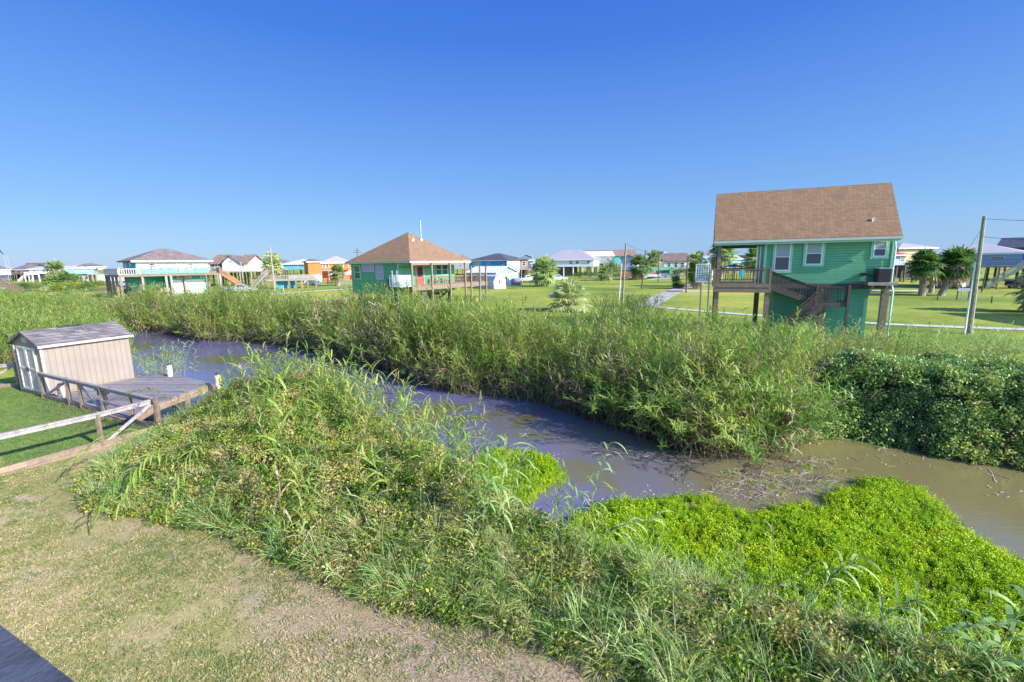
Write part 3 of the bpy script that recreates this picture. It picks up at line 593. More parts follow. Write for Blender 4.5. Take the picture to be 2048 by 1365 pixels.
p = rand_in(mound, 7); p = p[rng.random(len(p)) < np.interp(p[:, 0], [-11, -6, -1, 2, 9], [.9, .5, .35, .55, .9])]; N = len(p); h_, _ = mound_h(p[:, 0], p[:, 1])
scatter('pale_reeds', C_slim, np.column_stack([p, terrain_z(p[:, 0], p[:, 1]) + h_ * .25]), np.stack([.3 * rng.standard_normal(N), .3 * rng.standard_normal(N), rng.random(N) * 6.28], 1), np.interp(p[:, 0], [-10, -3, 1, 9], [.75, .75, .5, .42]) * np.interp(p[:, 0] / p[:, 1], [-.86, -.72, -.60], [.45, .6, 1]) * (.7 + .6 * rng.random(N)), rng.integers(0, 5, N), 'thin blue green reeds among the near vines')
# long grass: fringe at the lawn edge, on the hedge and along the back of the reed bed
p = rand_in(mound, 30); dl = seg_dist(p[:, 0], p[:, 1], lawn_edge, False); p = p[rng.random(len(p)) < np.interp(dl, [0, .7, 2], [.9, .35, .12]) * np.interp(p[:, 0], [-10, 0, 3, 6], [.6, .9, 1.6, 1.2])]; N = len(p); h_, _ = mound_h(p[:, 0], p[:, 1])
scatter('long_grass', C_long, np.column_stack([p, terrain_z(p[:, 0], p[:, 1]) + h_ * .5]), np.stack([.3 * rng.standard_normal(N), .3 * rng.standard_normal(N), rng.random(N) * 6.28], 1), .45 + .7 * rng.random(N), rng.integers(0, 5, N), 'long wispy grass along the edge of the mown yard')
p = rand_in(mound, 60); dl = seg_dist(p[:, 0], p[:, 1], lawn_edge, False); p = p[rng.random(len(p)) < np.interp(dl, [0, .9, 2], [1, .5, .18]) * np.interp(p[:, 0], [-10, -3, 0, 3, 6], [.5, .6, 1.3, 1.5, .8]) * np.interp(fbm(p[:, 0] + 5, p[:, 1], 1.3), [.35, .6], [.3, 1.2])]; N = len(p); h_, _ = mound_h(p[:, 0], p[:, 1])
scatter('fine_grass', C_fine, np.column_stack([p, terrain_z(p[:, 0], p[:, 1]) + h_ * .85]), np.stack([.35 * rng.standard_normal(N), .35 * rng.standard_normal(N), rng.random(N) * 6.28], 1), .6 + .8 * rng.random(N), rng.integers(0, 5, N), 'fine pale grass growing through the edge of the thicket')
bandp = [(a[0], a[1]) for a in back if a[0] > -40] + [(24, 18), (34, 14), (36, 20), (24, 25), (13, 28.5), (6, 30), (-3, 36), (-18, 48), (-38, 57)]
p = rand_in(bandp, 7); N = len(p)
scatter('rough_grass', C_weed, np.column_stack([p, terrain_z(p[:, 0], p[:, 1])]), np.stack([.2 * rng.standard_normal(N), .2 * rng.standard_normal(N), rng.random(N) * 6.28], 1), .4 + .9 * rng.random(N) ** 2, rng.integers(0, 4, N), 'rough yellow green grass behind the reed bed')
p = rand_in([(11.5, 18.2), (16, 18.2), (20, 16), (28, 11), (34, 14), (24, 21), (14, 24)], 3.2); N = len(p)
scatter('reeds', C_slim, np.column_stack([p, terrain_z(p[:, 0], p[:, 1]) + .3]), np.stack([.2 * rng.standard_normal(N), .25 + .2 * rng.standard_normal(N), rng.random(N) * 6.28], 1), .55 + .5 * rng.random(N), rng.integers(0, 5, N), 'sparse tall reeds along the top of the right bank')
# bright herb mats floating on the water
mat1 = [tuple(P(u, v, -.85)[:2]) for u, v in [(905, 960), (935, 920), (990, 897), (1050, 893), (1105, 912), (1128, 948), (1122, 985), (1095, 1010), (1060, 1035), (960, 1040), (900, 1000)]]
mat2 = [tuple(P(u, v, -.85)[:2]) for u, v in [(1130, 1035), (1200, 1000), (1290, 992), (1400, 988), (1500, 1000), (1580, 1002), (1660, 985), (1710, 950), (1790, 958), (1850, 978), (1895, 1015), (1935, 1060), (2010, 1100), (2120, 1170), (2300, 1260), (2300, 1500), (1500, 1500), (1150, 1200)]]
for k_, (poly, lb) in enumerate(((mat1, 'small bright green mat of herbs floating by the thicket'), (mat2, 'wide bright lime green mat of water herbs on the canal'))):
    p = rand_in(poly, 110); ed = seg_dist(p[:, 0], p[:, 1], poly); N = len(p); f = fbm(p[:, 0], p[:, 1], .9)
    keep = (rng.random(N) < np.interp(ed, [0, .35], [.45, 1])) & ~((ed < .5) & (f < .42)) & (f > .19); p = p[keep]; ed = ed[keep]; f = f[keep]; N = len(p)
    z = WATER_Z - .02 + .14 * sstep(ed, 0, 1.2) * f
    scatter('water_herbs', C_herb, np.column_stack([p, z]), np.stack([.2 * rng.standard_normal(N), .2 * rng.standard_normal(N), rng.random(N) * 6.28], 1), (.60 + .45 * f) * (.75 + .4 * rng.random(N)), rng.integers(0, 5, N), lb)
    a = np.array(poly); gx_ = np.arange(a[:, 0].min(), a[:, 0].max(), .15); gy_ = np.arange(a[:, 1].min(), a[:, 1].max(), .15); X_, Y_ = np.meshgrid(gx_, gy_); e = -sdist(X_, Y_, poly)
    me = grid_mesh('herb_roots', gx_, gy_, np.where(e > .12, WATER_Z - .03 + .13 * sstep(e, .12, 1.2) * fbm(X_, Y_, .9), WATER_Z - .3)); me.materials.append(M_plain('herb_roots', (.045, .075, .01), .9, .4, 5)); o = bpy.data.objects.new('herb_roots', me); COL.objects.link(o); tag(o, 'dark stems under the ' + ('small' if k_ == 0 else 'wide') + ' floating herb mat', None, kind='stuff')
# yard grass
p = rand_in([(-15, 12.5), (-12.8, 10.8), (-10.4, 11.8)] + lawn_edge + [(2.5, 2), (-9, 2), (-15, 9)], 330); N = len(p); f = fbm(p[:, 0], p[:, 1] * 1.4, 1.6); p = p[(f > .36) | (rng.random(N) < .25)]; N = len(p)
scatter('lawn_grass', C_lawn, np.column_stack([p, terrain_z(p[:, 0], p[:, 1])]), np.stack([np.zeros(N), np.zeros(N), rng.random(N) * 6.28], 1), .55 + .8 * rng.random(N), rng.integers(0, 5, N), 'short dry mown grass of the near yard')
p = rand_in([(-13.2, 10.9), (-11.3, 13.3), (-11.6, 14.2), (-18.7, 17.8), (-21.5, 19), (-26, 18), (-20, 12), (-14, 10)], 210); N = len(p)
scatter('lawn_grass', C_lawng, np.column_stack([p, terrain_z(p[:, 0], p[:, 1])]), np.stack([np.zeros(N), np.zeros(N), rng.random(N) * 6.28], 1), .5 + .7 * rng.random(N), rng.integers(0, 4, N), 'short green lawn inside the wooden rail fence')
# floating litter
def flot(seed):
    r = random.Random(seed); mb = MB()
    for _ in range(9):
        x, y, a, L = r.gauss(0, .3), r.gauss(0, .2), r.uniform(0, 3.14), r.uniform(.02, .07) if r.random() < .75 else r.uniform(.1, .45); w = .012 if L > .1 else L * .5
        d = Vector((math.cos(a), math.sin(a), 0)); mb.cur = 0 if r.random() < .55 else 1; mb.beam(Vector((x, y, .004)) - d * L / 2, Vector((x, y, .006)) + d * L / 2, w, .008)
    return mb
m_flw = M_plain('pale_floating_leaf', (.42, .40, .36), .6); C_fl = protos('floating_litter', [flot(i) for i in range(6)], [m_flw, m_stick])
lit = [tuple(P(u, v, -1)[:2]) for u, v in [(1400, 965), (1560, 930), (1640, 890), (1720, 882), (1850, 915), (2048, 950), (2048, 1000), (1880, 965), (1760, 930), (1640, 960), (1500, 985), (1420, 990)]]
p = np.concatenate([rand_in(lit, .9), along([tuple(P(u, v, -1)[:2]) for u, v in [(1200, 880), (1330, 935), (1420, 950)]], 1.6, (-.6, .2)), rand_in([tuple(P(u, v, -1)[:2]) for u, v in [(900, 830), (1250, 890), (1480, 960), (1150, 990)]], .5), along([tuple(P(u, v, -1)[:2]) for u, v in [(1130, 1010), (1300, 990), (1500, 990), (1660, 975)]], 1.6, (-.2, .1))])
sp_ = [tuple(P(u, v, -1)[:2]) for u, v in [(1440, 950), (1520, 925), (1640, 920), (1700, 940), (1680, 975), (1600, 1000), (1480, 1000), (1420, 985)]]; q = rand_in(sp_, 22); N = len(q)
scatter('drift_debris', C_st, np.column_stack([q, np.full(N, WATER_Z - .01)]), np.stack([.05 * rng.standard_normal(N), .05 * rng.standard_normal(N), rng.random(N) * 6.28], 1), .18 + .22 * rng.random(N), rng.integers(0, 5, N), 'brown drift of sunken canes and twigs between the reed clump and the herb mat')
q = rand_in(sp_, 10); N = len(q); scatter('drift_weeds', C_herb, np.column_stack([q, np.full(N, WATER_Z - .1)]), np.stack([.3 * rng.standard_normal(N), .3 * rng.standard_normal(N), rng.random(N) * 6.28], 1), .4 + .3 * rng.random(N), rng.integers(0, 5, N), 'sparse weeds caught in the brown drift')
N = len(p); scatter('floating_litter', C_fl, np.column_stack([p, np.full(N, WATER_Z + .003)]), np.stack([np.zeros(N), np.zeros(N), rng.random(N) * 6.28], 1), .6 + .7 * rng.random(N), rng.integers(0, 6, N), 'leaves and broken canes floating on the canal')

# ================================================================== GREEN GABLE HOUSE (right)
RA = R_(-23.0); RL = (13.52, 30.92, 0)
H = thing('stilt_house', 'green clapboard stilt house with one steep brown gable roof on the right', 'house', RL, RA)
def hr(u, v, y=.45): return hit(RL, RA, u, v, y=y)
XL = hr(1530, 520).x; XR = hr(1784, 520).x; ZF = hr(1650, 567.5).z; ZE, ZR, LR = 6.28, 9.63, 10.0
roof = gable_roof(0, LR, 0, 5.82, ZE, ZR, .16).build('roof', m_shb, H)
mb = MB(); mb.box(-.02, LR + .02, -.12, -.003, ZE - .20, ZE - .05); mb.build('gutter', M_plain('grey_gutter', (.45, .5, .5), .4, .05), roof)
mb = MB(); mb.box(0.02, LR - .02, .003, .10, ZE - .33, ZE - .15); mb.build('fascia', m_trimg, roof)
mb = MB(); v = hr(1740, 451, 1.2); mb.beam((v.x, .80, v.z + .1), (v.x, .80, v.z + .42), .1); mb.build('vent_pipe', m_white, roof)
mb = MB(); YB = 5.37
mb.prism([(XL, .45, ZF), (XL, YB, ZF), (XL, YB, ZE - .05), (XL, 2.91, ZR - .4), (XL, .45, ZE - .05)], (XR - XL, 0, 0)); wall = mb.build('wall', m_green, H)
for x in (XL, XR): mb = MB(); mb.box(x - .07, x + .07, .40, .449, ZF, ZE - .34); mb.build('corner_board', m_trimg, H)
for (u0, v0, u1, v1), pn in (((1547, 486, 1583, 542), m_blind), ((1609, 484, 1647, 530), m_blind), ((1745, 482, 1775, 514), m_blind)):
    a, b_ = hr(u0, v1), hr(u1, v0); mb = MB(); mb.box(a.x - .12, b_.x + .12, .405, .447, a.z - .12, b_.z + .12); cs = mb.build('window', m_trimg, H)
    window(cs, 'y', .41, a.z, b_.z, a.x, b_.x, -1, m_white, pn, 1, .06, .02).name = 'sash'
    if v1 < 545 or True:
        zm = (a.z + b_.z) / 2; mb = MB(); mb.box(a.x + .07, b_.x - .07, .396, .399, a.z + .07, zm - .03); mb.build('lower_pane', m_glass, cs)
# ground level room and posts
mb = MB(); gx0, gx1 = hr(1545, 620).x, hr(1735, 620).x; mb.box(gx0, gx1, .60, 4.6, 0, ZF - .32); mb.build('lower_wall', M_siding('green_siding_lower', (.09, .38, .25), .12), H)
mb = MB(); mb.box(XL - .05, XR + .12, .38, .56, ZF - .32, ZF - .003); mb.box(XL, XR, 5.0, 5.3, ZF - .32, ZF - .003); mb.build('floor_beam', m_wdk, H)
for u in (1645, 1768):
    x = hr(u, 600, .3).x; mb = MB(); mb.box(x - .17, x + .17, .12, .44 if u > 1700 else .37, 0, ZF - .325); mb.build('post', m_wd, H)
for x, y in ((XR - .3, 5.1), (XL + 2, 5.1), (XL + .1, 5.1)):
    mb = MB(); mb.box(x - .15, x + .15, y - .15, y + .15, 0, ZF - .33); mb.build('post', m_wd, H)
# porch
DX0, DX1, DY0, DY1 = .12, hr(1541, 560, -.55).x, -.55, 5.1
mb = MB(); mb.box(DX0, DX1, DY0, DY1, ZF - .18, ZF - .06); mb.box(DX0 - .04, DX1 + .04, DY0 - .05, DY0, ZF - .22, ZF + .02); mb.box(DX0 - .05, DX0 - .005, DY0, DY1, ZF - .22, ZF); mb.box(DX0 + .02, DX1 + .06, DY0 - .02, DY0 + .1, ZF - .55, ZF - .225); mb.box(DX0, DX1, 4.9, 5.1, ZF - .5, ZF - .22); deck = mb.build('porch_deck', m_wd, H)
mb = MB(); railing(mb, (DX0, DY0 + .05, ZF - .06), (DX1, DY0 + .05, ZF - .06), 1.0, .15); railing(mb, (DX0, DY0, ZF - .06), (DX0, DY1, ZF - .06), 1.0, .15); railing(mb, (DX0, DY1, ZF - .06), (XL, DY1, ZF - .06), 1.0, .15)
for x in (DX0, DX1 - .02, DX1 - .35): mb.box(x - .06, x + .06, DY0 - .02, DY0 + .1, ZF - .06, ZF + 1.05)
mb.build('railing', m_wd, deck)
for x, y in ((DX0 + .25, .25), (DX0 + .25, 5.2)):
    mb = MB(); mb.box(x - .11, x + .11, y - .11, y + .11, ZF - .06, ZE - .2); mb.build('porch_post', m_wd, H)
for x, y in ((DX0 + .2, DY0 + .25), (DX1 - .1, DY0 + .25), (DX1 - .45, 2.4), (DX0 + .2, 4.7)):
    mb = MB(); mb.box(x - .14, x + .14, y - .14, y + .14, 0, ZF - .56); mb.build('post', m_wd, H)
for y in (.36, 5.2): mb = MB(); mb.box(.3, XL - .08, y, y + .18, ZE - .42, ZE - .17); mb.build('porch_beam', m_wdk, H)
mb = MB(); mb.box(XL - .5, XL - .44, .5, .54, ZF, ZE - .42); mb.box(XL - .3, XL - .26, .5, .54, ZF, ZE - .42); mb.build('porch_screen', m_white, H)
# stairs in front of the wall: down to a landing, then back down
top = Vector((DX1 + .02, DY0 + .95, ZF - .08)); lp = hr(1632, 607, -.5); zl = lp.z + .05; lx0, lx1 = lp.x, hr(1694, 620, -.5).x
stairs(H, top, (lx0 + .05, DY0 + .95, zl), .9, 9, m_wdk, (1, 1))
mb = MB(); mb.box(lx0, lx1, DY0 + .05, .34, zl - .12, zl); mb.box(lx0, lx1, DY0, DY0 + .05, zl - .25, zl + .02)
railing(mb, (lx0 + .1, DY0 + .05, zl), (lx1, DY0 + .05, zl), .95, .14); railing(mb, (lx1, DY0 + .05, zl), (lx1, .3, zl), .95, .14)
for x in (lx0, lx1): mb.box(x - .07, x + .07, DY0 - .05, DY0 + .09, 0, zl + 1.05)
mb.build('landing', m_wdk, H)
stairs(H, (lx0 + .1, DY0 - .02, zl - .05), (lx0 - 1.9, DY0 - .02, 0.05), .9, 7, m_wdk, (1, 1), side=(0, -1, 0))
# downspout
mb = MB(); mb.tube([(XR - .02, .28, ZE - .3), (XR + .06, .30, ZE - .75), (XR + .06, .33, ZF + .1), (XR + .16, .2, ZF - .5), (XR + .16, .2, .1)], .055, 8); mb.build('downspout', M_plain('mint_pipe', (.42, .72, .66), .45, .05), H)
mb = MB(); a = hr(1727, 548, .40); mb.box(a.x - .12, a.x + .12, .28, .44, a.z - .1, a.z + .06); mb.tube([(a.x + .1, .35, a.z), (a.x + .5, .35, a.z - .2), (a.x + .8, .35, a.z - .25)], .03, 6); mb.build('wall_box', m_dkm, H)
mb = MB(); a = hr(1707, 521, .42); mb.box(a.x - .1, a.x + .1, .40, .447, a.z - .05, a.z + .05); mb.build('wall_vent', m_trimg, H)
# AC shelf and unit
a, b_ = hr(1731, 567, -.1), hr(1789, 567, -.1); zs = ZF - .02
mb = MB(); mb.box(a.x, b_.x, -.62, .37, zs - .04, zs + .14); mb.beam((a.x + .3, -.4, zs - .04), (a.x + .3, .36, zs - .7), .08); mb.beam((b_.x - .4, -.4, zs - .04), (b_.x - .4, .36, zs - .7), .08); mb.build('equipment_shelf', m_wdl, H)
def ac_unit(loc, rz, label, h=.85, r=.42):
    t = thing('air_conditioner', label, 'air conditioner', loc, rz, 'outdoor air conditioners'); mb = MB()
    n = 20; pr = lambda k, rr: (rr * max(-.86, min(.86, math.cos(k * 2 * math.pi / n) * 1.15)), rr * max(-.86, min(.86, math.sin(k * 2 * math.pi / n) * 1.15)))
    for z0 in np.linspace(.04, h - .08, 16): mb.prism([(*pr(k, r), z0) for k in range(n)], (0, 0, .03))
    mb.prism([(*pr(k, r * .93), .02) for k in range(n)], (0, 0, h - .06)); mb.build('casing', m_dkm, t)
    mb = MB(); mb.prism([(*pr(k, r * 1.03), h - .05) for k in range(n)], (0, 0, .06)); mb.build('top_cap', M_plain('grey_cap', (.3, .32, .34), .4), t); return t
rootM = Matrix.Translation(RL) @ Matrix.Rotation(RA, 4, 'Z')
c_ = hr(1764, 560, -.1); ac_unit(rootM @ Vector((c_.x, -.13, zs + .14)), RA, 'dark air conditioner on a grey shelf at the right end of the gable house', .83, .44)
def cargo_lift(loc, rz, wx_, wy_, h, legs, label, zc):
    t = thing('cargo_lift', label, 'cargo lift', loc, rz, 'white cargo lifts beside porches'); m = M_plain('white_lattice', (.66, .70, .74), .45, .06)
    mb = MB()
    for x in (0, wx_):
        for y in (0, wy_): mb.box(x - .03, x + .03, y - .03, y + .03, zc, zc + h)
    for z in (zc, zc + h): mb.beam((0, 0, z), (wx_, 0, z), .06); mb.beam((0, wy_, z), (wx_, wy_, z), .06); mb.beam((0, 0, z), (0, wy_, z), .06); mb.beam((wx_, 0, z), (wx_, wy_, z), .06)
    mb.build('cage_frame', m, t); mb = MB()
    for k in range(1, 10):
        z = zc + h * k / 10
        for y in (0, wy_): mb.beam((.03, y, z), (wx_ - .03, y, z), .02, .035)
        for x in (0, wx_): mb.beam((x, .03, z), (x, wy_ - .03, z), .022, .045)
    for k in range(1, 6):
        x = wx_ * k / 6
        for y in (-.012, wy_): mb.beam((x, y, zc), (x, y, zc + h), .02)
    mb.build('cage_slats', m, t); mb = MB(); mb.box(-.03, wx_ + .03, -.03, wy_ + .03, zc - .06, zc - .03); mb.build('platform', m_metal, t)
    for x, y in legs:
        mb = MB(); mb.box(x - .045, x + .045, y - .045, y + .045, 0, zc + h + .55 if len(legs) < 3 else zc); mb.build('rail', m_metal, t)
    return t
cl = hr(1392, 548, -.1); cz = hr(1400, 563, .3).z
cargo_lift(rootM @ Vector((cl.x, -.1, 0)), RA, -.25 - cl.x + .12, 1.1, hr(1400, 529, -.1).z - cz, [(.35, 1.15), (.85, 1.15)], 'white slatted cargo lift cage left of the gable house porch', cz)
# patio table umbrella on porch
t = thing('patio_umbrella', 'blue patio umbrella open above the porch railing of the gable house', 'umbrella', rootM @ Vector((hr(1467, 530, 2.6).x, 2.6, ZF - .06)), 0)
mb = MB(); uz = hr(1467, 528, 2.6).z - ZF; mb.tube([(0, 0, 0), (0, 0, uz)], .02, 6); mb.build('pole', m_metal, t)
mb = MB(); k = 8; mb.add([(math.cos(i * 2 * math.pi / k) * .8, math.sin(i * 2 * math.pi / k) * .8, uz - .16) for i in range(k)] + [(0, 0, uz + .04)], [(i, (i + 1) % k, k) for i in range(k)] + [tuple(range(k - 1, -1, -1))]); mb.build('canopy', M_plain('blue_canvas', (.03, .30, .62), .7), t)
t = thing('towel', 'aqua towel hanging on the porch rail of the gable house', 'towel', rootM @ Vector((hr(1484, 540, -.55).x, DY0 + .02, ZF - .06)), RA)
mb = MB()
for i in range(5): mb.box(-.14 + i * .055, -.14 + (i + 1) * .055, -.05 - .01 * (i % 2), -.035 - .01 * (i % 2), .50, .96)
mb.build('cloth', M_plain('aqua_cloth', (.08, .52, .56), .9), t)

# ================================================================== GREEN HIP HOUSE (centre)
CA = 1.006; CL = (-11.07, 50.84, 0)
H = thing('stilt_house', 'square green stilt house with brown pyramid roof and wide porch', 'house', CL, CA)
hx = lambda u, v, x=.5: hit(CL, CA, u, v, x=x); hy = lambda u, v, y=.1: hit(CL, CA, u, v, y=y)
ZE, ZR, S = 5.39, 9.02, 11.0
roof = hip_roof(0, S, 0, S, ZE, ZR, .16).build('roof', m_shb, H)
mb = MB(); mb.box(-.03, -.002, 0, S, ZE - .19, ZE - .02); mb.build('fascia', m_trimg, roof); mb = MB(); mb.box(0, S, -.03, -.002, ZE - .19, ZE - .02); mb.build('fascia', m_white, roof)
for x, y in ((S / 2 - 1.0, S / 2 - 1.6), (S / 2 + .6, S / 2 - 1.5)):
    mb = MB(); zz = ZR - (ZR - ZE) * max(abs(x - S / 2), abs(y - S / 2)) / (S / 2); mb.box(x - .18, x + .18, y - .18, y + .18, zz - .1, zz + .14); mb.build('roof_vent', m_white, roof)
ZF = hx(703, 578).z; ZF2 = hy(900, 568.5, 0).z; YP = 2.4
mb = MB(); mb.box(.5, S - .5, YP, S - .5, min(ZF, 1.6), ZE - .17); mb.build('wall', m_green, H)
mb = MB(); mb.box(.44, .499, YP - .05, YP + .08, ZF2, ZE - .2); mb.box(.501, S - .5, YP - .02, YP - .003, ZE - .5, ZE - .2); mb.build('corner_board', m_trimg, H)
def hxy(u, v): return hit(CL, CA, u, v, x=.5)
for (u0, v0, u1, v1), pn, dv in (((709, 530.5, 720, 559), m_glass, 1), ((752.5, 529, 766, 559.5), m_glassp, 1), ((724.5, 527.5, 747.5, 544), m_glassp, 0)):
    a, b_ = hxy(u0, v1), hxy(u1, v0); window(H, 'x', .5, a.z, b_.z, min(a.y, b_.y), max(a.y, b_.y), -1, m_trimg, pn, dv, .11, .05)
a, b_ = hit(CL, CA, 833, 566, y=YP), hit(CL, CA, 846, 531, y=YP)
mb = MB(); mb.box(a.x - .1, a.x, YP - .06, YP - .003, ZF2, b_.z + .1); mb.box(b_.x, b_.x + .1, YP - .06, YP - .003, ZF2, b_.z + .1); mb.box(a.x, b_.x, YP - .06, YP - .003, b_.z, b_.z + .1); d = mb.build('door', m_trimg, H)
mb = MB(); mb.box(a.x + .002, b_.x - .002, YP - .05, YP - .004, ZF2, b_.z - .002); mb.build('door_leaf', M_plain('red_door', (.62, .09, .07), .4), d)
mb = MB(); mb.box(a.x + .2, b_.x - .2, YP - .06, YP - .055, ZF2 + .9, b_.z - .2); mb.build('glass_panel', m_glass, d)
for u0, u1 in ((865, 868.5), (871.5, 882.5), (884.5, 895)):
    a, b_ = hit(CL, CA, u0, 551, y=YP), hit(CL, CA, u1, 528.5, y=YP); window(H, 'y', YP, a.z, b_.z, a.x, b_.x, -1, m_trimg, m_glass, 1, .1, .04)
DXR = hy(974, 560, 0).x
mb = MB(); mb.box(.1, DXR, 0, YP - .01, ZF2 - .14, ZF2); mb.box(S - .48, DXR, YP, 5.5, ZF2 - .14, ZF2); mb.box(.05, DXR + .05, -.06, -.005, ZF2 - .5, ZF2 + .02); mb.box(DXR + .005, DXR + .06, -.05, 5.5, ZF2 - .5, ZF2 + .02); mb.box(.2, DXR, 2.0, 2.2, ZF2 - .45, ZF2 - .145); deck = mb.build('porch_deck', m_wd, H)
mb = MB(); railing(mb, (.2, .05, ZF2), (DXR, .05, ZF2), 1.0, .17); railing(mb, (DXR, .05, ZF2), (DXR, 5.5, ZF2), 1.0, .17); mb.build('railing', m_wd, deck)
pxs = [(823.5, 1), (863.5, 1), (900, 1), (930, 1), (941.7, 0), (959, 0), (971.5, 0)]
for u, r_ in pxs:
    x = hy(u, 545, -.1).x; mb = MB(); zt = ZE - .17 if r_ else ZF2 + 2.1; mb.box(x - .11, x + .11, -.2, -.065, 0, zt); mb.build('post', m_wd, H)
mb = MB(); mb.box(.2, S - .3, .0, .2, ZE - .45, ZE - .17); mb.build('porch_beam', m_wd, H)
for x in (1.2, 4, 7, 10):
    for y in (3, 6.5, 10):
        mb = MB(); mb.box(x - .14, x + .14, y - .14, y + .14, 0, min(ZF, 1.6)); mb.build('pile', m_wdk, H)
stairs(H, (DXR - 1.2, 4.3, ZF2 - .1), (DXR - 6.2, 4.3, .1), 1.1, 11, m_wdk, (1, 1)); 
for k, x in enumerate((2.0, 3.4)):
    mb = MB(); mb.box(x, x + .9, .4 + k, 1.6 + k, 0, ZF2 - .55); mb.build('lower_panel', m_wdk, H)
mC = Matrix.Translation(CL) @ Matrix.Rotation(CA, 4, 'Z')
a = hit(CL, CA, 783, 575, x=-.6); za = a.z
mb = MB(); mb.box(-1.05, .49, a.y - 1.2, a.y + .9, za - .05, za + .1); mb.beam((-.9, a.y, za - .05), (.48, a.y, za - .9), .08); mb.build('equipment_shelf', m_wdk, H)
ac_unit(mC @ Vector((-.4, a.y + .1, za + .1)), CA, 'dark air conditioner on a shelf behind the lift of the pyramid roof house', .9, .42)
a = hit(CL, CA, 783, 560, x=-1.6); zc = hit(CL, CA, 790, 574, x=-1.6).z; zt = hit(CL, CA, 790, 552, x=-1.6).z; b_ = hit(CL, CA, 801, 560, x=-1.6)
cargo_lift(mC @ Vector((-1.7, b_.y, 0)), CA, 2.0, a.y - b_.y + .2, zt - zc, [(.2, 1.35), (.9, 1.35)], 'white slatted cargo lift cage at the near corner of the pyramid roof house', zc)
t = thing('antenna_mast', 'thin white antenna mast rising behind the brown pyramid roof', 'antenna', (*at(845, 66)[:2], 0)); mb = MB(); q = at(843.5, 66, 441); mb.tube([(0, 0, 0), (0, 0, q.z * .6)], .05, 6); mb.tube([(0, 0, q.z * .6), (0, 0, q.z)], .03, 6); mb.build('mast', m_white, t)
for i, (u, c) in enumerate(((868, (.5, .2, .12)), (880, (.3, .5, .2)), (893, (.45, .15, .12)))):   # porch chairs
    q = hit(CL, CA, u, 560, y=1.5); t = thing('patio_chair', '%s patio chair on the porch of the pyramid roof house' % ('red', 'green', 'dark red')[i], 'chair', mC @ Vector((q.x, 1.5, ZF2)), CA, 'patio chairs on the porch'); m = M_plain('chair%d' % i, c)
    mb = MB(); mb.box(-.26, .26, -.25, .25, .38, .44); mb.build('seat', m, t); mb = MB(); mb.box(-.26, .26, .2, .26, .44, .95); mb.build('backrest', m, t)
    for x in (-.22, .22):
        for y in (-.2, .2): mb = MB(); mb.box(x - .025, x + .025, y - .025, y + .025, 0, .38); mb.build('leg', m, t)
t = thing('tree_stump', 'short orange brown stump standing in the reeds below the porch', 'stump', (*P(953, 618)[:2], 0)); mb = MB(); mb.tube([(0, 0, 0), (0.03, 0, .6), (-.02, 0, 1.2)], [.26, .22, .20], 9); mb.build('trunk', M_wood('orange_wood', (.42, .24, .09)), t)

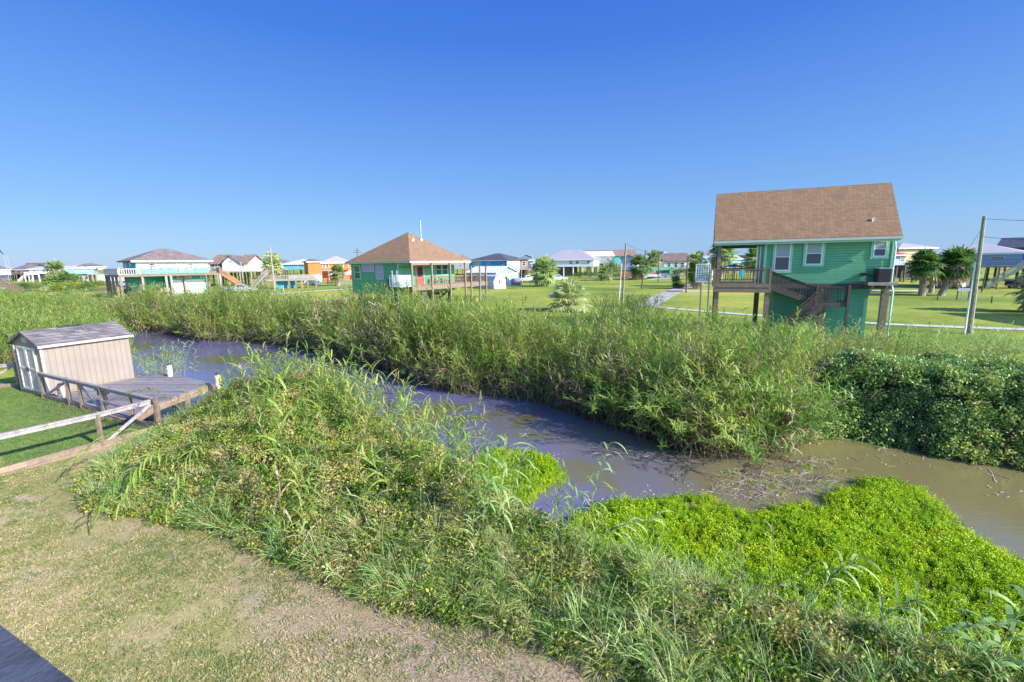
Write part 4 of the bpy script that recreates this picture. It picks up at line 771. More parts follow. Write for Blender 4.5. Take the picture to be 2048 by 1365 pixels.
# ================================================================== generic background house
def bg_house(label, uL, yL, uR, yR, vf, ve, vr, D, wall, roofm, kind='hip', side=None, wins=(), swins=(), piles=1, oh=.6, ridge=None, trim=None, cat='house', name='stilt_house', deck=None, pile_m=None, sub=None, vref='L', group=None, low=None, rf=None):
    """front facade from column uL (distance yL) to uR (yR); v's are heights read at the left corner; D depth behind"""
    A, B = at(uL, yL), at(uR, yR); rz = math.atan2(B.y - A.y, B.x - A.x); W = math.hypot(B.x - A.x, B.y - A.y)
    zf, ze = at(uL, yL, vf).z, at(uL, yL, ve).z; mid = (A + B) / 2; dn = Vector((-math.sin(rz), math.cos(rz), 0)) * D / 2
    um = (uL + uR) / 2; zr = at(um, (mid + dn).y, vr).z
    t = thing(name, label, cat, (A.x, A.y, 0), rz, group)
    mb = MB()
    if kind == 'gable_x': mb.prism([(0, 0, zf), (0, D, zf), (0, D, ze), (0, D / 2, zr - .25), (0, 0, ze)], (W, 0, 0))
    elif kind == 'gable_y': mb.prism([(0, 0, zf), (W, 0, zf), (W, 0, ze), (W / 2, 0, zr - .25), (0, 0, ze)], (0, D, 0))
    else: mb.box(0, W, 0, D, zf, ze)
    mb.build('wall', wall, t)
    if side:   # side wall of another colour, right end
        mb = MB(); mb.box(W + .003, W + .06, 0, D, zf, ze) if side[1] > 0 else mb.box(-.06, -.003, 0, D, zf, ze); mb.build('end_wall', side[0], t)
    if kind == 'hip': r_ = hip_roof(-oh, W + oh, -oh, D + oh, ze, zr, .2, 'x' if W >= D else 'y', rf)
    elif kind == 'gable_x': r_ = gable_roof(-oh, W + oh, -oh, D + oh, ze - .05, zr, .2, 'x')
    elif kind == 'gable_y': r_ = gable_roof(-oh, W + oh, -oh, D + oh, ze - .05, zr, .2, 'y')
    else: r_ = MB().box(-oh, W + oh, -oh, D + oh, ze, zr)
    ro = r_.build('roof', roofm, t)
    if kind == 'hip': mb = MB(); mb.box(-oh, W + oh, -oh - .03, -oh - .003, ze - .26, ze - .02); mb.build('fascia', trim or m_white, ro)
    hh = ze - zf
    for x, w_, z0, z1 in wins: window(t, 'y', 0, zf + hh * z0, zf + hh * z1, W * x - w_ / 2, W * x + w_ / 2, -1, m_white, m_glass, 1, .1, .05)
    for y, w_, z0, z1 in swins: window(t, 'x', W + .06 if side and side[1] > 0 else W, zf + hh * z0, zf + hh * z1, D * y - w_ / 2, D * y + w_ / 2, 1, m_white, m_glass, 1, .1, .05)
    if piles and zf > .8:
        n = max(2, int(W / 3.2)); pm = pile_m or m_wdk
        for j in (0.3, D - .3):
            for i in range(n + 1):
                x = .3 + (W - .6) * i / n; mb = MB(); mb.box(x - .16, x + .16, j - .16, j + .16, 0, zf); mb.build('pile', pm, t)
    if low is not None: mb = MB(); mb.box(W * low[0], W * low[1], 1.2, D - .6, 0, zf - .01); mb.build('lower_room', low[2], t)
    if deck:   # (x0,x1,depth, rail material)
        x0, x1, dd, dm = deck[:4]; x0 *= W; x1 *= W; mb = MB(); mb.box(x0, x1, -dd, -.01, zf - .3, zf - .05); mb.build('deck', dm, t); mb = MB(); railing(mb, (x0, -dd, zf - .05), (x1, -dd, zf - .05), 1.0, .3, .05); railing(mb, (x1, -dd, zf - .05), (x1, 0, zf - .05), 1.0, .3, .05); mb.build('railing', dm, t)
        for i in range(int((x1 - x0) / 3) + 2):
            x = x0 + .15 + (x1 - x0 - .3) * i / (int((x1 - x0) / 3) + 1); mb = MB(); mb.box(x - .12, x + .12, -dd + .02, -dd + .24, 0, zf - .3); mb.build('deck_post', dm, t)
        if len(deck) > 4: s_ = deck[4]; stairs(t, (x1 if s_ > 0 else x0, -dd + 1.2, zf - .1), ((x1 + 4.5) if s_ > 0 else x0 - 4.5, -dd + 1.2, 0), 1.1, 9, dm, (1, 1))
    t['W'] = W; t['zf'] = zf; t['ze'] = ze
    return t
m_blue = M_siding('bright_blue_siding', (.03, .36, .80)); m_lil = M_siding('lilac_white_siding', (.66, .72, .85), .25, line=.8); m_orange = M_siding('orange_siding', (.68, .17, .03))
m_yel = M_siding('yellow_siding', (.62, .55, .26)); m_lblue = M_siding('light_blue_siding', (.27, .56, .80)); m_purp = M_siding('purple_siding', (.20, .06, .62)); m_tan = M_siding('tan_siding', (.42, .33, .24)); m_dkb = M_siding('dark_blue_siding', (.05, .08, .16)); m_aqua = M_siding('aqua_siding', (.18, .58, .62)); m_whs = M_siding('white_siding', (.75, .75, .73), line=.82)
m_rfw = M_plain('pale_metal_roof', (.52, .52, .55), .5, .06); m_rfl = M_plain('pale_grey_roof', (.34, .33, .36), .8, .08, .4); m_rfp = M_shingle('dusky_roof', (.16, .13, .14)); m_red = M_plain('red_roof', (.50, .03, .07), .5); m_rfn = M_shingle('navy_roof', (.05, .07, .12)); m_rfb = M_shingle('rust_brown_roof', (.24, .15, .12)); m_gy = M_siding('grey_siding', (.33, .35, .40))
W1 = lambda *xs, w=1.1, z0=.35, z1=.8: [(x, w, z0, z1) for x in xs]
# --- far left row
bg_house('dark roofed white and teal house at the far left edge of the photo', -70, 215, 20, 225, 552, 540, 528, 11, m_whs, m_rfp, wins=W1(.85, .95), low=(.2, 1, m_dkb))
bg_house('dark blue walled house with purple brown hip roof, far left', 22, 235, 56, 235, 548, 540, 529, 11, m_dkb, m_rfp, wins=W1(.3, .6), low=(0, .8, m_dkm), deck=(0, 1.1, 2.5, m_wd))
h = bg_house('white far left house with pale hip roof and a long white stair', 58, 205, 106, 205, 548.5, 538.5, 528, 12, m_whs, m_rfl, side=(m_tealB, -1), wins=W1(.22, .6), pile_m=m_white, deck=(.0, .35, 2.5, m_white, -1))
bg_house('tall dark flat topped house behind the white stair house', 58, 262, 90, 262, 540, 531, 526.5, 10, m_dkb, m_rfp, 'box')
bg_house('low aqua and white house with pale flat roof between palms and the teal house', 132, 190, 188, 195, 549, 537.5, 533, 11, m_aqua, m_rfw, wins=W1(.35, .6, .82, w=.8), deck=(.75, 1.1, 2, m_wdl, 1), low=(.3, .7, m_wdl))
bg_house('distant house with long dusky roof behind the low aqua house', 150, 290, 212, 300, 541, 534, 527, 12, m_tan, m_rfp, wins=W1(.3, .6, .8))
bg_house('grey roofed distant house left of the two palms', 108, 300, 150, 300, 542, 536, 530.5, 12, m_whs, m_rfl)
t = bg_house('small white shed with two dark windows beyond the teal house deck', 192, 165, 203, 165, 561, 552, 549, 3.2, m_white, m_rfw, 'gable_x', wins=[(.3, .5, .5, .8), (.7, .5, .5, .8)], piles=0, oh=.1, name='shed', cat='shed')
t = bg_house('pale blue long shed under the left end of the teal house deck', 204, 150, 243, 152, 563, 554, 550, 4, M_plain('pale_blue_metal', (.42, .5, .68)), m_white, 'gable_x', piles=0, oh=.15, name='shed', cat='shed')

# --- teal and white house on tall piles
A = at(273, 82); B = at(416, 90.5); rz = math.atan2(B.y - A.y, B.x - A.x); W = math.hypot(B.x - A.x, B.y - A.y); TL = (A.x, A.y, 0)
H = thing('stilt_house', 'long teal and white stilt house with hip roof, wraparound deck and two white garage doors', 'house', TL, rz)
th = lambda u, v, y=0: hit(TL, rz, u, v, y=y); ZF = at(273, 82, 548.5).z; ZE = at(273, 82, 521.5).z; ZR = th(313, 497.5, 4.6).z; D = 9.6
mb = MB(); mb.box(0, W, 0, D, ZF, ZE); mb.build('wall', m_cream, H); mb = MB(); mb.box(-.06, -.003, 0, D, ZF, ZE); mb.build('end_wall', m_tealB, H)
mb = MB(); mb.box(.0, W, -.05, -.003, ZF, ZF + .95); mb.box(0, W, -.05, -.003, ZE - .3, ZE - .003); mb.build('teal_band', M_siding('seafoam', (.16, .62, .55), line=.8), H)
ro = hip_roof(-.8, W + .8, -.8, D + .8, ZE, ZR, .2).build('roof', M_shingle('taupe_hip', (.20, .155, .15)), H); mb = MB(); mb.box(-.8, W + .8, -.83, -.803, ZE - .28, ZE - .02); mb.build('fascia', m_white, ro)
for u0, v0, u1, v1, in ((298, 527.5, 309, 537), (349, 525.5, 353, 532), (377.5, 527, 385, 539), (358.5, 527, 364, 542)):
    a, b_ = th(u0, v1), th(u1, v0); window(H, 'y', 0, a.z, b_.z, a.x, b_.x, -1, m_white, m_glass if u0 != 358.5 else m_blind, 1, .12, .06)
for y0 in (3.6, 7.2): window(H, 'x', -.06, ZF + 1, ZF + 2.1, y0, y0 + .9, -1, m_white, m_glass, 1, .12, .05)
g0, g1, g2 = th(341, 570, .4).x, th(368, 570, .4).x, th(414, 570, .4).x
mb = MB(); mb.box(g0, g2, .4, 8, 0, ZF - .4); mb.build('lower_room', m_teal, H)
for a, b_, nm in ((g0 + .3, g1 - .2, 0), (g1 + .4, g2 - .3, 1)):
    mb = MB(); mb.box(a, b_, .33, .397, .15 if nm else .3, ZF - 1.25); mb.build('garage_door', M_siding('garage_white', (.80, .76, .72), .5, line=.86), H)
for x in (g0 + 1.2, g0 + 2.6, g1 + 2.8): window(H, 'y', .4, ZF - 1.0, ZF - .62, x, x + .9, -1, m_white, m_glass, 0, .1, .04)
mb = MB(); mb.box(g0 - 5.2, g0 - .01, 4, 8, 0, ZF - .4); mb.build('storage_wall', m_teal, H)
mb = MB(); mb.box(-3.0, W + 1.4, -2.3, -.01, ZF - .45, ZF - .1); mb.box(-3.0, -.07, 0, D, ZF - .45, ZF - .1); deck = mb.build('wraparound_deck', m_wd, H)
mb = MB(); railing(mb, (-3, -2.3, ZF - .1), (-3, D, ZF - .1), 1.05, .3, .09); railing(mb, (-3, -2.3, ZF - .1), (0.2, -2.3, ZF - .1), 1.05, .3, .09); mb.build('side_railing', M_wood('silver_wood', (.50, .45, .45)), deck); mb = MB()
for z in (.35, .7): mb.beam((0, -2.3, ZF - .1 + z), (W + 1.4, -2.3, ZF - .1 + z), .03)
mb.beam((0, -2.3, ZF + .95), (W + 1.4, -2.3, ZF + .95), .1)
for i in range(10): x = .3 + (W + .9) * i / 9; mb.box(x - .07, x + .07, -2.38, -2.24, ZF - .1, ZF + 1.25)
railing(mb, (W + 1.4, -2.3, ZF - .1), (W + 1.4, 0, ZF - .1), 1.05, .22, .07); mb.build('railing', m_wd, deck)
for x, y in [(-2.8, -2.1), (-2.8, 1), (-2.8, 4), (-2.8, 7), (-2.8, 9.4), (.2, -2.1), (3.6, -2.1), (W + 1.2, -2.1), (g0 - .4, -2.1), (g1 + .1, -.1), (.3, .4), (.3, 5), (3.6, 5), (W - .1, .2)]:
    mb = MB(); mb.box(x - .17, x + .17, y - .17, y + .17, 0, ZF - .45); mb.build('pile', m_wdl if y < 0 and x > -2 else m_wd, H)
stairs(H, (W + 1.5, -.9, ZF - .2), (W + 6.2, -.9, .1), 1.2, 12, M_wood('red_wood_stair', (.30, .14, .08)), (1, 1))
mH = Matrix.Translation(TL) @ Matrix.Rotation(rz, 4, 'Z')
t = thing('surfboard_rack', 'orange plank slide leaning beside the red brown stairs', 'slide', mH @ Vector((W + 3.0, .9, 0)), rz); t.name = 'plank_slide'; mb = MB(); mb.prism([(0, 0, 3.1), (1.6, 0, 3.2), (2.6, 0, 2.2), (3.2, 0, .6), (2.7, 0, .5), (1.2, 0, 1.8)], (0, .12, 0)); mb.build('panel', M_wood('orange_board', (.60, .27, .05)), t); mb = MB(); mb.beam((1.2, .15, 0), (1.2, .15, 2.2), .1); mb.beam((2.4, .15, 0), (2.4, .15, 1.6), .1); mb.build('support', m_wd, t)
def boat(label, loc, rz, L, c, cover=None, group=None):
    t = thing('motorboat', label, 'boat', loc, rz, group); mb = MB(); n = 9; vs = []
    for i in range(n):
        s = i / (n - 1); w_ = .95 * (1 - max(0, (s - .55) / .45) ** 2) + .04; z = .35 + .35 * max(0, s - .6); zt = 1.15 + .25 * s; x = L * s
        vs += [(x, 0, z), (x, -w_ * .75, z + .25), (x, -w_, zt), (x, w_, zt), (x, w_ * .75, z + .25)]
    fs = [(i * 5 + k, i * 5 + (k + 1) % 5, (i + 1) * 5 + (k + 1) % 5, (i + 1) * 5 + k) for i in range(n - 1) for k in range(5)] + [(0, 1, 2, 3, 4), tuple((n - 1) * 5 + k for k in (4, 3, 2, 1, 0))]
    mb.add(vs, fs); mb.build('hull', M_plain('hull_' + label[:8], c, .3, .05), t)
    mb = MB(); mb.prism([(L * .45, -.6, 1.2), (L * .52, -.55, 1.75), (L * .56, -.55, 1.75), (L * .62, -.6, 1.25)], (0, 1.2, 0)); mb.build('windscreen', cover or m_glass, t)
    mb = MB(); mb.beam((.3, -.5, .35), (L * .95, 0, .32), .1); mb.beam((.3, .5, .35), (L * .95, 0, .32), .1)
    mb.tube([(L * .3, -.95, .33), (L * .3, -.75, .33)], .33, 12); mb.tube([(L * .3, .75, .33), (L * .3, .95, .33)], .33, 12); mb.build('trailer', m_dkm, t); return t
boat('pink and white motorboat parked under the teal house', mH @ Vector((9.4, 1.6, 0)), rz + math.pi, 6.0, (.75, .45, .42)); 
boat('dark covered boat parked under the left piles of the teal house', mH @ Vector((3.0, 5.0, 0)), rz + math.pi, 5.2, (.03, .04, .08), m_dkm)
def pickup(label, loc, rz, c, L=5.4):
    t = thing('pickup_truck', label, 'pickup truck', loc, rz); m = M_plain('paint_' + label[:6], c, .25, .03, metal=.3, bmp=0); W_ = .95; mb = MB()
    prof = [(0, .45), (0, 1.05), (.05, 1.12), (1.9, 1.12), (1.95, 1.12), (4.0, 1.12), (5.2, 1.0), (5.38, .85), (5.4, .45)]
    mb.prism([(x, -W_, z) for x, z in prof], (0, 2 * W_, 0)); body = mb.build('body', m, t)
    mb = MB(); mb.prism([(1.95, -W_ * .92, 1.122), (2.15, -W_ * .80, 1.75), (3.15, -W_ * .80, 1.78), (3.9, -W_ * .92, 1.122)], (0, 1.0 * W_, 0)); mb.prism([(1.95, 0.08 * W_, 1.122), (2.15, 0.08 * W_, 1.75), (3.15, .08 * W_, 1.78), (3.9, .08 * W_, 1.122)], (0, .8 * W_, 0)); mb.build('cab', m, t)
    for y in (-W_ * .93, W_ * .90):
        for q in ([(2.25, 1.2), (2.33, 1.65), (2.75, 1.67), (2.75, 1.2)], [(2.85, 1.2), (2.85, 1.67), (3.1, 1.67), (3.65, 1.2)]): mb = MB(); mb.prism([(x, y, z) for x, z in q], (0, .03, 0)); mb.build('side_window', m_glass, t)
    for x in (1.05, 4.35):
        for y in (-W_ - .02, W_ - .20): mb = MB(); mb.tube([(x, y, .38), (x, y + .22, .38)], .38, 16); w_ = mb.build('wheel', M_plain('tyre', (.02, .02, .02), .9), t); mb = MB(); mb.tube([(x, y - .012, .38), (x, y + .232, .38)], .20, 12); mb.build('rim', m_metal, w_)
    for y in (-W_, W_ - .25): mb = MB(); mb.box(-.02, .04, y + .02, y + .2, .7, 1.02); mb.build('tail_light', M_plain('red_lamp', (.6, .02, .02), .3), t); mb = MB(); mb.box(5.30, 5.42, y + .02, y + .23, .68, .85); mb.build('headlight', m_white, t)
    return t
q = P(452, 587.5); pickup('silver pickup truck parked beside the brown stairs of the teal house', (q.x, q.y, 0), R_(14), (.42, .42, .50))

# --- white gable house
A = at(445, 128)
h = bg_house('white front gable house with brown cross roof behind a long boardwalk', 445, 126, 478, 127, 543, 527.5, 511, 9, m_whs, m_rfp, 'gable_y', wins=[(.5, 1.2, 1.05, 1.4)], oh=.7, deck=(-.8, 2.6, 3.2, m_wdl, 1))
bg_house('blue walled wing with big brown roof left of the white gable', 421, 130, 444, 130, 543, 527.5, 510, 9, m_dkb, m_rfb, 'gable_x', wins=W1(.5), oh=.5)
bg_house('white dormered wing with brown roof right of the white gable', 478.5, 130, 495, 130, 543, 526, 510, 8.5, m_whs, m_rfb, 'gable_x', wins=W1(.4), oh=.6, deck=(0, 2.0, 3, m_wdl))
bg_house('grey roofed white house behind the left crossarm pole', 503, 195, 534, 195, 543, 530, 516, 13, m_whs, m_rfl, wins=W1(.3, .7))
bg_house('dark pointed roof peeking behind the teal blue house', 556, 300, 573, 300, 536, 530, 520, 10, m_whs, m_rfp)
bg_house('bright teal house with pale grey hip roof and raised deck', 567, 180, 618, 180, 539, 528.5, 519.5, 13, M_siding('vivid_teal', (.03, .50, .56)), m_rfw, wins=W1(.5), deck=(-.05, 1.0, 3, m_wdl))
# orange house
bg_house('bright orange tower wing with flat grey roof', 616, 148, 641, 150, 556, 523.5, 518.5, 8, m_orange, m_rfp, piles=0, name='house')
bg_house('orange house with wide grey hip roof, left of the pyramid roof house', 641.5, 158, 706, 162, 541, 526, 512, 12, m_orange, m_rfl, wins=W1(.1, .2, .65, .9), deck=(0, .45, 2.5, m_wdl), low=(.05, .95, m_orange))
# low platform with planters in front
A, B = at(530, 104), at(630, 107); rz = math.atan2(B.y - A.y, B.x - A.x); W = (B - A).length; PL = (A.x, A.y, 0); pz = at(600, 106, 558.5).z
t = thing('raised_platform', 'low weathered platform on brown posts with a railing', 'platform', PL, rz)
mb = MB(); mb.box(0, W, 0, 4.5, pz - .35, pz); mb.build('deck', m_wdl, t); mb = MB(); railing(mb, (0, 0, pz), (W * .44, 0, pz), .9, .25, .05); mb.box(W * .44, W * .99, -.05, .04, pz + .05, pz + .9); mb.beam((W * .44, 0, pz + .95), (W, 0, pz + .95), .12); mb.build('railing', m_wdl, t)
for i, x in enumerate((.02, .14, .44, .58, .70, .82, .99)): mb = MB(); mb.box(W * x - .2, W * x + .2, .1, .5, 0, pz - .35); mb.build('post', m_wd if i != 4 else m_deckd, t)
mb = MB(); mb.box(W * .16, W * .55, 1.5, 4.2, 0, pz - .36); mb.build('storage_box', m_tealB, t)
stairs(t, (0, 1.8, pz + 1.6), (-3.5, 1.8, .1), 1.2, 9, m_wdl, (1, 1)); mPt = Matrix.Translation(PL) @ Matrix.Rotation(rz, 4, 'Z')
def bush(label, loc, r, h, mat, n=900, leaf=.12, group=None, cat='shrub', name='shrub'):
    t = thing(name, label, cat, loc, random.random() * 6, group); mb = MB(); rr = random.Random(label)
    blobs = [(Vector((rr.uniform(-.55, .55) * r, rr.uniform(-.55, .55) * r, h * rr.uniform(.4, .75))), rr.uniform(.35, .6)) for _ in range(7)]
    for _ in range(n):
        c, s = rr.choice(blobs); d = Vector((rr.gauss(0, 1), rr.gauss(0, 1), rr.gauss(0, 1))).normalized() * rr.random() ** .35; p = c + Vector((d.x * r * s, d.y * r * s, d.z * h * s * .8)); p.z = max(.03, p.z)
        o = Vector((rr.gauss(0, 1), rr.gauss(0, 1), rr.gauss(.4, 1))).normalized(); x = o.orthogonal().normalized() * leaf * rr.uniform(.6, 1.3); y = o.cross(x) * .5
        mb.add([p - x * .5, p + y * .5, p + x * .5, p - y * .5], [(0, 1, 2, 3)])
    mb.build('foliage', mat, t); mb = MB()
    for c, s in blobs: mb.tube([(0, 0, 0), c * .5 + Vector((0, 0, .02)), c], [.04, .025, .01], 4, False)
    mb.build('stem', m_wdk, t); return t
m_bush = M_leaf('bush_leaf', [(.03, .07, .015), (.06, .12, .02), (.11, .18, .03)], 1.2, .3); m_bushy = M_leaf('yellow_bush_leaf', [(.12, .18, .02), (.26, .28, .02), (.45, .36, .03)], .8, .3)
for i, (x, lb) in enumerate(((.45, 'dark green potted shrub on the low platform, left of the other'), (.60, 'green potted shrub on the low platform, right of the other'))): bush(lb, mPt @ Vector((W * x, 1.2, pz)), 1.0, 1.5, m_bush, 500, .14, 'shrubs on the low platform')
# pale storage buildings
t = bg_house('small white round topped storage building behind the low platform', 628, 121, 641, 122, 570, 552, 548.5, 4, m_white, m_white, 'gable_y', piles=0, oh=.1, wins=[(.5, .6, .3, .6)], name='shed', cat='shed')
t = bg_house('grey white long shed behind the low platform', 606, 124, 627, 124, 569, 557, 554, 3, M_plain('greyish_white', (.5, .52, .56)), m_rfw, 'gable_x', piles=0, oh=.1, wins=[(.5, .7, .4, .7)], name='shed', cat='shed')
def tent(label, u0, u1, y, ve, vr):
    A, B = at(u0, y), at(u1, y); W = (B - A).length; t = thing('canopy_tent', label, 'tent', (A.x, A.y, 0), 0); ze, zr = at(u0, y, ve).z, at(u0, y, vr).z; hip_roof(0, W, 0, W, ze, zr, .25).build('canopy', M_plain('tent_fabric', (.42, .40, .46), .8), t)
    for x in (.1, W - .1):
        for yy in (.1, W - .1): mb = MB(); mb.box(x - .04, x + .04, yy - .04, yy + .04, 0, ze - .25); mb.build('pole', m_metal, t)
tent('grey canopy tent in front of the orange house, left of the palm', 655, 682, 134, 549, 542); tent('taller grey canopy tent beside the pyramid roof house', 682, 708, 140, 549, 540)
t = thing('picket_fence', 'broken line of pale upright palings beneath the grey tents', 'fence', (*at(652, 117)[:2], 0)); mb = MB(); L_ = (at(700, 117) - at(652, 117)).length
for i in range(17): x = L_ * (i + random.uniform(-.3, .3)) / 16; mb.beam((x, 0, 0), (x + random.uniform(-.1, .1), 0, random.uniform(1.3, 2.0)), .13)
mb.beam((0, .05, .9), (L_, .05, .9), .05); mb.build('palings', m_wdl, t)
# --- behind and right of the pyramid roof house
bg_house('grey green roofed house just behind the navy roofed blue house', 905, 195, 945, 195, 539, 524, 508.5, 14, m_gy, M_shingle('grey_green_roof', (.19, .20, .19)), wins=W1(.4, .6))
bg_house('bright blue house with navy hip roof and white right end', 938, 166, 1014, 158, 543, 522, 507.5, 14, m_blue, M_shingle('navy_grey_roof', (.075, .075, .10)), side=(m_whs, 1), wins=W1(.16, .22, .29, .52, .85), swins=[(.75, 1, .35, .8)], low=(0, 1, m_wdk))
h = bg_house('open timber porch house with stairs between the blue house and the bushy palm', 1040, 146, 1056, 146, 538, 519.5, 516.5, 7, m_tan, m_wd, 'box', wins=W1(.5), deck=(-.9, 1.2, 3.5, m_wdl, 1), low=(0, .8, m_wdk))
bg_house('small blue house with a raised white cupola far beyond', 1040, 290, 1064, 290, 535, 514, 509, 9, M_siding('dusty_blue', (.12, .24, .45)), m_rfw, 'gable_y', side=(m_whs, 1), wins=W1(.5)); bg_house('low white gabled annex beside the cupola house', 1058, 270, 1076, 270, 530, 522, 519, 10, M_siding('dusty_blue', (.12, .24, .45)), m_rfw, 'gable_x')
# white metal building with striped end
A, B = at(930, 106), at(991, 101); rz = math.atan2(B.y - A.y, B.x - A.x); W = (B - A).length; t = thing('metal_building', 'white metal building with blue and white striped end wall', 'building', (A.x, A.y, 0), rz); D = 8.5; ze, zr = at(991, 100, 546).z, at(1004, 104, 532.5).z
mb = MB(); mb.prism([(0, 0, 0), (0, D, 0), (0, D, ze), (0, D / 2, zr - .2), (0, 0, ze)], (W, 0, 0)); mb.build('wall', M_siding('bluegrey_shade_metal', (.26, .33, .42), .4, True), t); gable_roof(-.3, W + .4, -.3, D + .3, ze, zr, .15).build('roof', M_plain('white_metal_roof', (.72, .70, .68), .4), t)  # blue grey of the shaded long side is painted into the white wall
mb = MB(); mb.box(W + .003, W + .05, 0, D, 0, ze - .2); e = mb.build('striped_end', M_siding('stripe_white', (.74, .78, .82), 1.0, True, .9), t); mb = MB()
for i in range(8): mb.box(W + .052, W + .09, .3 + i * 1.05, .75 + i * 1.05, 0, ze - .25)
mb.build('blue_stripe', M_plain('stripe_blue', (.25, .48, .74)), e); mb = MB(); mb.box(W + .095, W + .12, 3.4, 4.1, 0.1, 2.1); mb.build('door', m_dkm, t)
mb = MB(); mb.box(-.003 + W - 9, W - 1, -.06, -.003, ze - 1.9, ze - .3); mb.build('opening', m_dkm, t)
h = bg_house('low striped annex with flat roof beside the white metal building', 1019, 113, 1036, 114, 569, 544, 541.5, 6, M_siding('stripe_lilac', (.55, .58, .68), .9, True, .6), m_rfw, 'box', piles=0, oh=.05, name='metal_annex', cat='building')
# gambrel barn shed
A, B = at(951, 96.5), at(987, 91); rz = math.atan2(B.y - A.y, B.x - A.x); W = (B - A).length; t = thing('barn_shed', 'small white barn shed with gambrel roof behind the porch posts', 'shed', (A.x, A.y, 0), rz); D = 2.9; z1, z2, z3 = at(987, 91, 562).z, at(987, 91, 554.5).z, at(992, 92, 551).z
prof = [(0, z1), (D * .16, z2), (D / 2, z3), (D * .84, z2), (D, z1)]; mb = MB(); mb.prism([(0, 0, 0)] + [(0, y, z) for y, z in prof] + [(0, D, 0)], (W, 0, 0)); mb.build('wall', m_white, t)
mb = MB(); [mb.prism([(-.1, a[0], a[1] + .02), (-.1, b_[0], b_[1] + .02), (-.1, b_[0], b_[1] + .1), (-.1, a[0], a[1] + .1)], (W + .2, 0, 0)) for a, b_ in zip(prof, prof[1:])]; mb.build('roof', M_plain('pale_shed_roof', (.5, .55, .62), .5), t); window(t, 'x', W, 1.0, 1.8, 1.1, 1.7, 1, m_white, m_glass, 0, .08, .03)
t = thing('storage_cube', 'blue, orange and navy striped storage cube by the chain fence', 'storage cube', (*at(1027, 105)[:2], 0), .35); W = 1.75
for i, c in enumerate(((.01, .10, .33), (.62, .16, .12), (.04, .32, .50))): mb = MB(); mb.box(0, W, 0, W, .02 + i * .53, .54 + i * .53); mb.build('band', M_plain('cube%d' % i, c, .5), t)
bg_house('long white stilt house with lilac shade painted on its front, pale hip roof, white posts', 1088, 172, 1187, 166, 534.5, 520.5, 500.5, 13, m_lil, M_plain('lilac_roof', (.33, .31, .35), .7, .05, .4), side=(m_cream, 1), wins=W1(.55, .68, .90), swins=[(.8, 1, .35, .8)], pile_m=m_white, low=(.1, .55, m_wdk), rf=6.5)  # white walls: shaded front painted lilac, sunlit right end painted cream
bg_house('far house with very long rust brown roof and teal wall', 1172, 222, 1272, 222, 528, 513, 500, 11, M_siding('turq', (.05, .45, .52)), m_rfb, 'gable_x', wins=W1(.8), side=(m_whs, 1)); bg_house('white metal roofed wing in front of the long rust brown roof', 1166, 205, 1228, 205, 528, 513, 503, 9, m_gy, m_rfw, 'gable_x', wins=W1(.5, .8), oh=.3)
bg_house('blue white house with dark gabled awning behind the tall near pole', 1242, 168, 1272, 166, 541, 517, 510.5, 9, M_siding('pale_blue_s', (.45, .53, .72)), m_rfp, 'gable_y', side=(m_cream, 1), wins=W1(.3, .7), deck=(-.5, .8, 3, m_wdk))
bg_house('tan and green house with yellow deck behind the middle palm', 1281, 182, 1324, 182, 532, 520, 511, 11, m_tan, M_shingle('sage_roof', (.26, .28, .26)), 'gable_x', wins=W1(.4, .7), side=(m_yel, 1), deck=(.3, 1, 3, M_wood('yellow_wood', (.45, .33, .12))))
bg_house('distant blue house with tall grey pyramid roof', 1319, 262, 1346, 262, 528, 515, 503.5, 14, M_siding('dusty_blue', (.12, .24, .45)), m_rfl, wins=W1(.5))
bg_house('white blue gable house with long taupe roof behind the green carport', 1328, 158, 1375, 156, 541, 522.5, 506.5, 12, m_lil, m_shbr, 'gable_x', wins=W1(.22, .52, .8), piles=1, low=(0, 1, m_lil), oh=.5); bg_house('low taupe roofed wing beside the long taupe roof house', 1376, 170, 1402, 170, 541, 520, 513.5, 9, m_tan, m_shbr, wins=W1(.5))
A, B = at(1304, 138), at(1349, 136); W = (B - A).length; t = thing('carport', 'green open carport at the end of the lane', 'carport', (A.x, A.y, 0), 0); zc = at(1304, 138, 541).z; m = M_plain('carport_green', (.10, .30, .20), .5)
mb = MB(); mb.box(0, W, 0, 6, zc, zc + .9); mb.build('roof', m, t); mb = MB(); mb.box(W - 1.0, W - .05, -.1, 6, zc - 1.0, zc - .01); mb.build('side_panel', m, t)
for x in (.2, W * .33, W - .2):
    for y in (.2, 5.8): mb = MB(); mb.box(x - .1, x + .1, y - .1, y + .1, 0, zc); mb.build('post', m_wdl, t)
t = thing('parked_van', 'pale blue van parked inside the green carport', 'van', (A.x + W * .45, A.y + 1.2, 0), 0); mb = MB(); mb.prism([(0, 0, .4), (0, 0, 1.5), (.25, 0, 2.1), (2.0, 0, 2.1), (2.1, 0, .4)], (0, 4, 0)); mb.build('body', M_plain('van_paint', (.5, .58, .72), .3), t); mb = MB(); mb.box(.25, 1.8, -.03, .01, 1.45, 1.95); mb.build('windscreen', m_glass, t)
for x in (.0, 1.85): mb = MB(); mb.tube([(x, .7, .36), (x + .25, .7, .36)], .36, 12); mb.build('wheel', M_plain('tyre', (.02, .02, .02), .9), t)
boat('white pontoon boat with blue cover left of the green carport', (*at(1318, 133)[:2], 0), math.pi, 5.5, (.6, .66, .72), M_plain('blue_cover', (.05, .25, .5), .7))
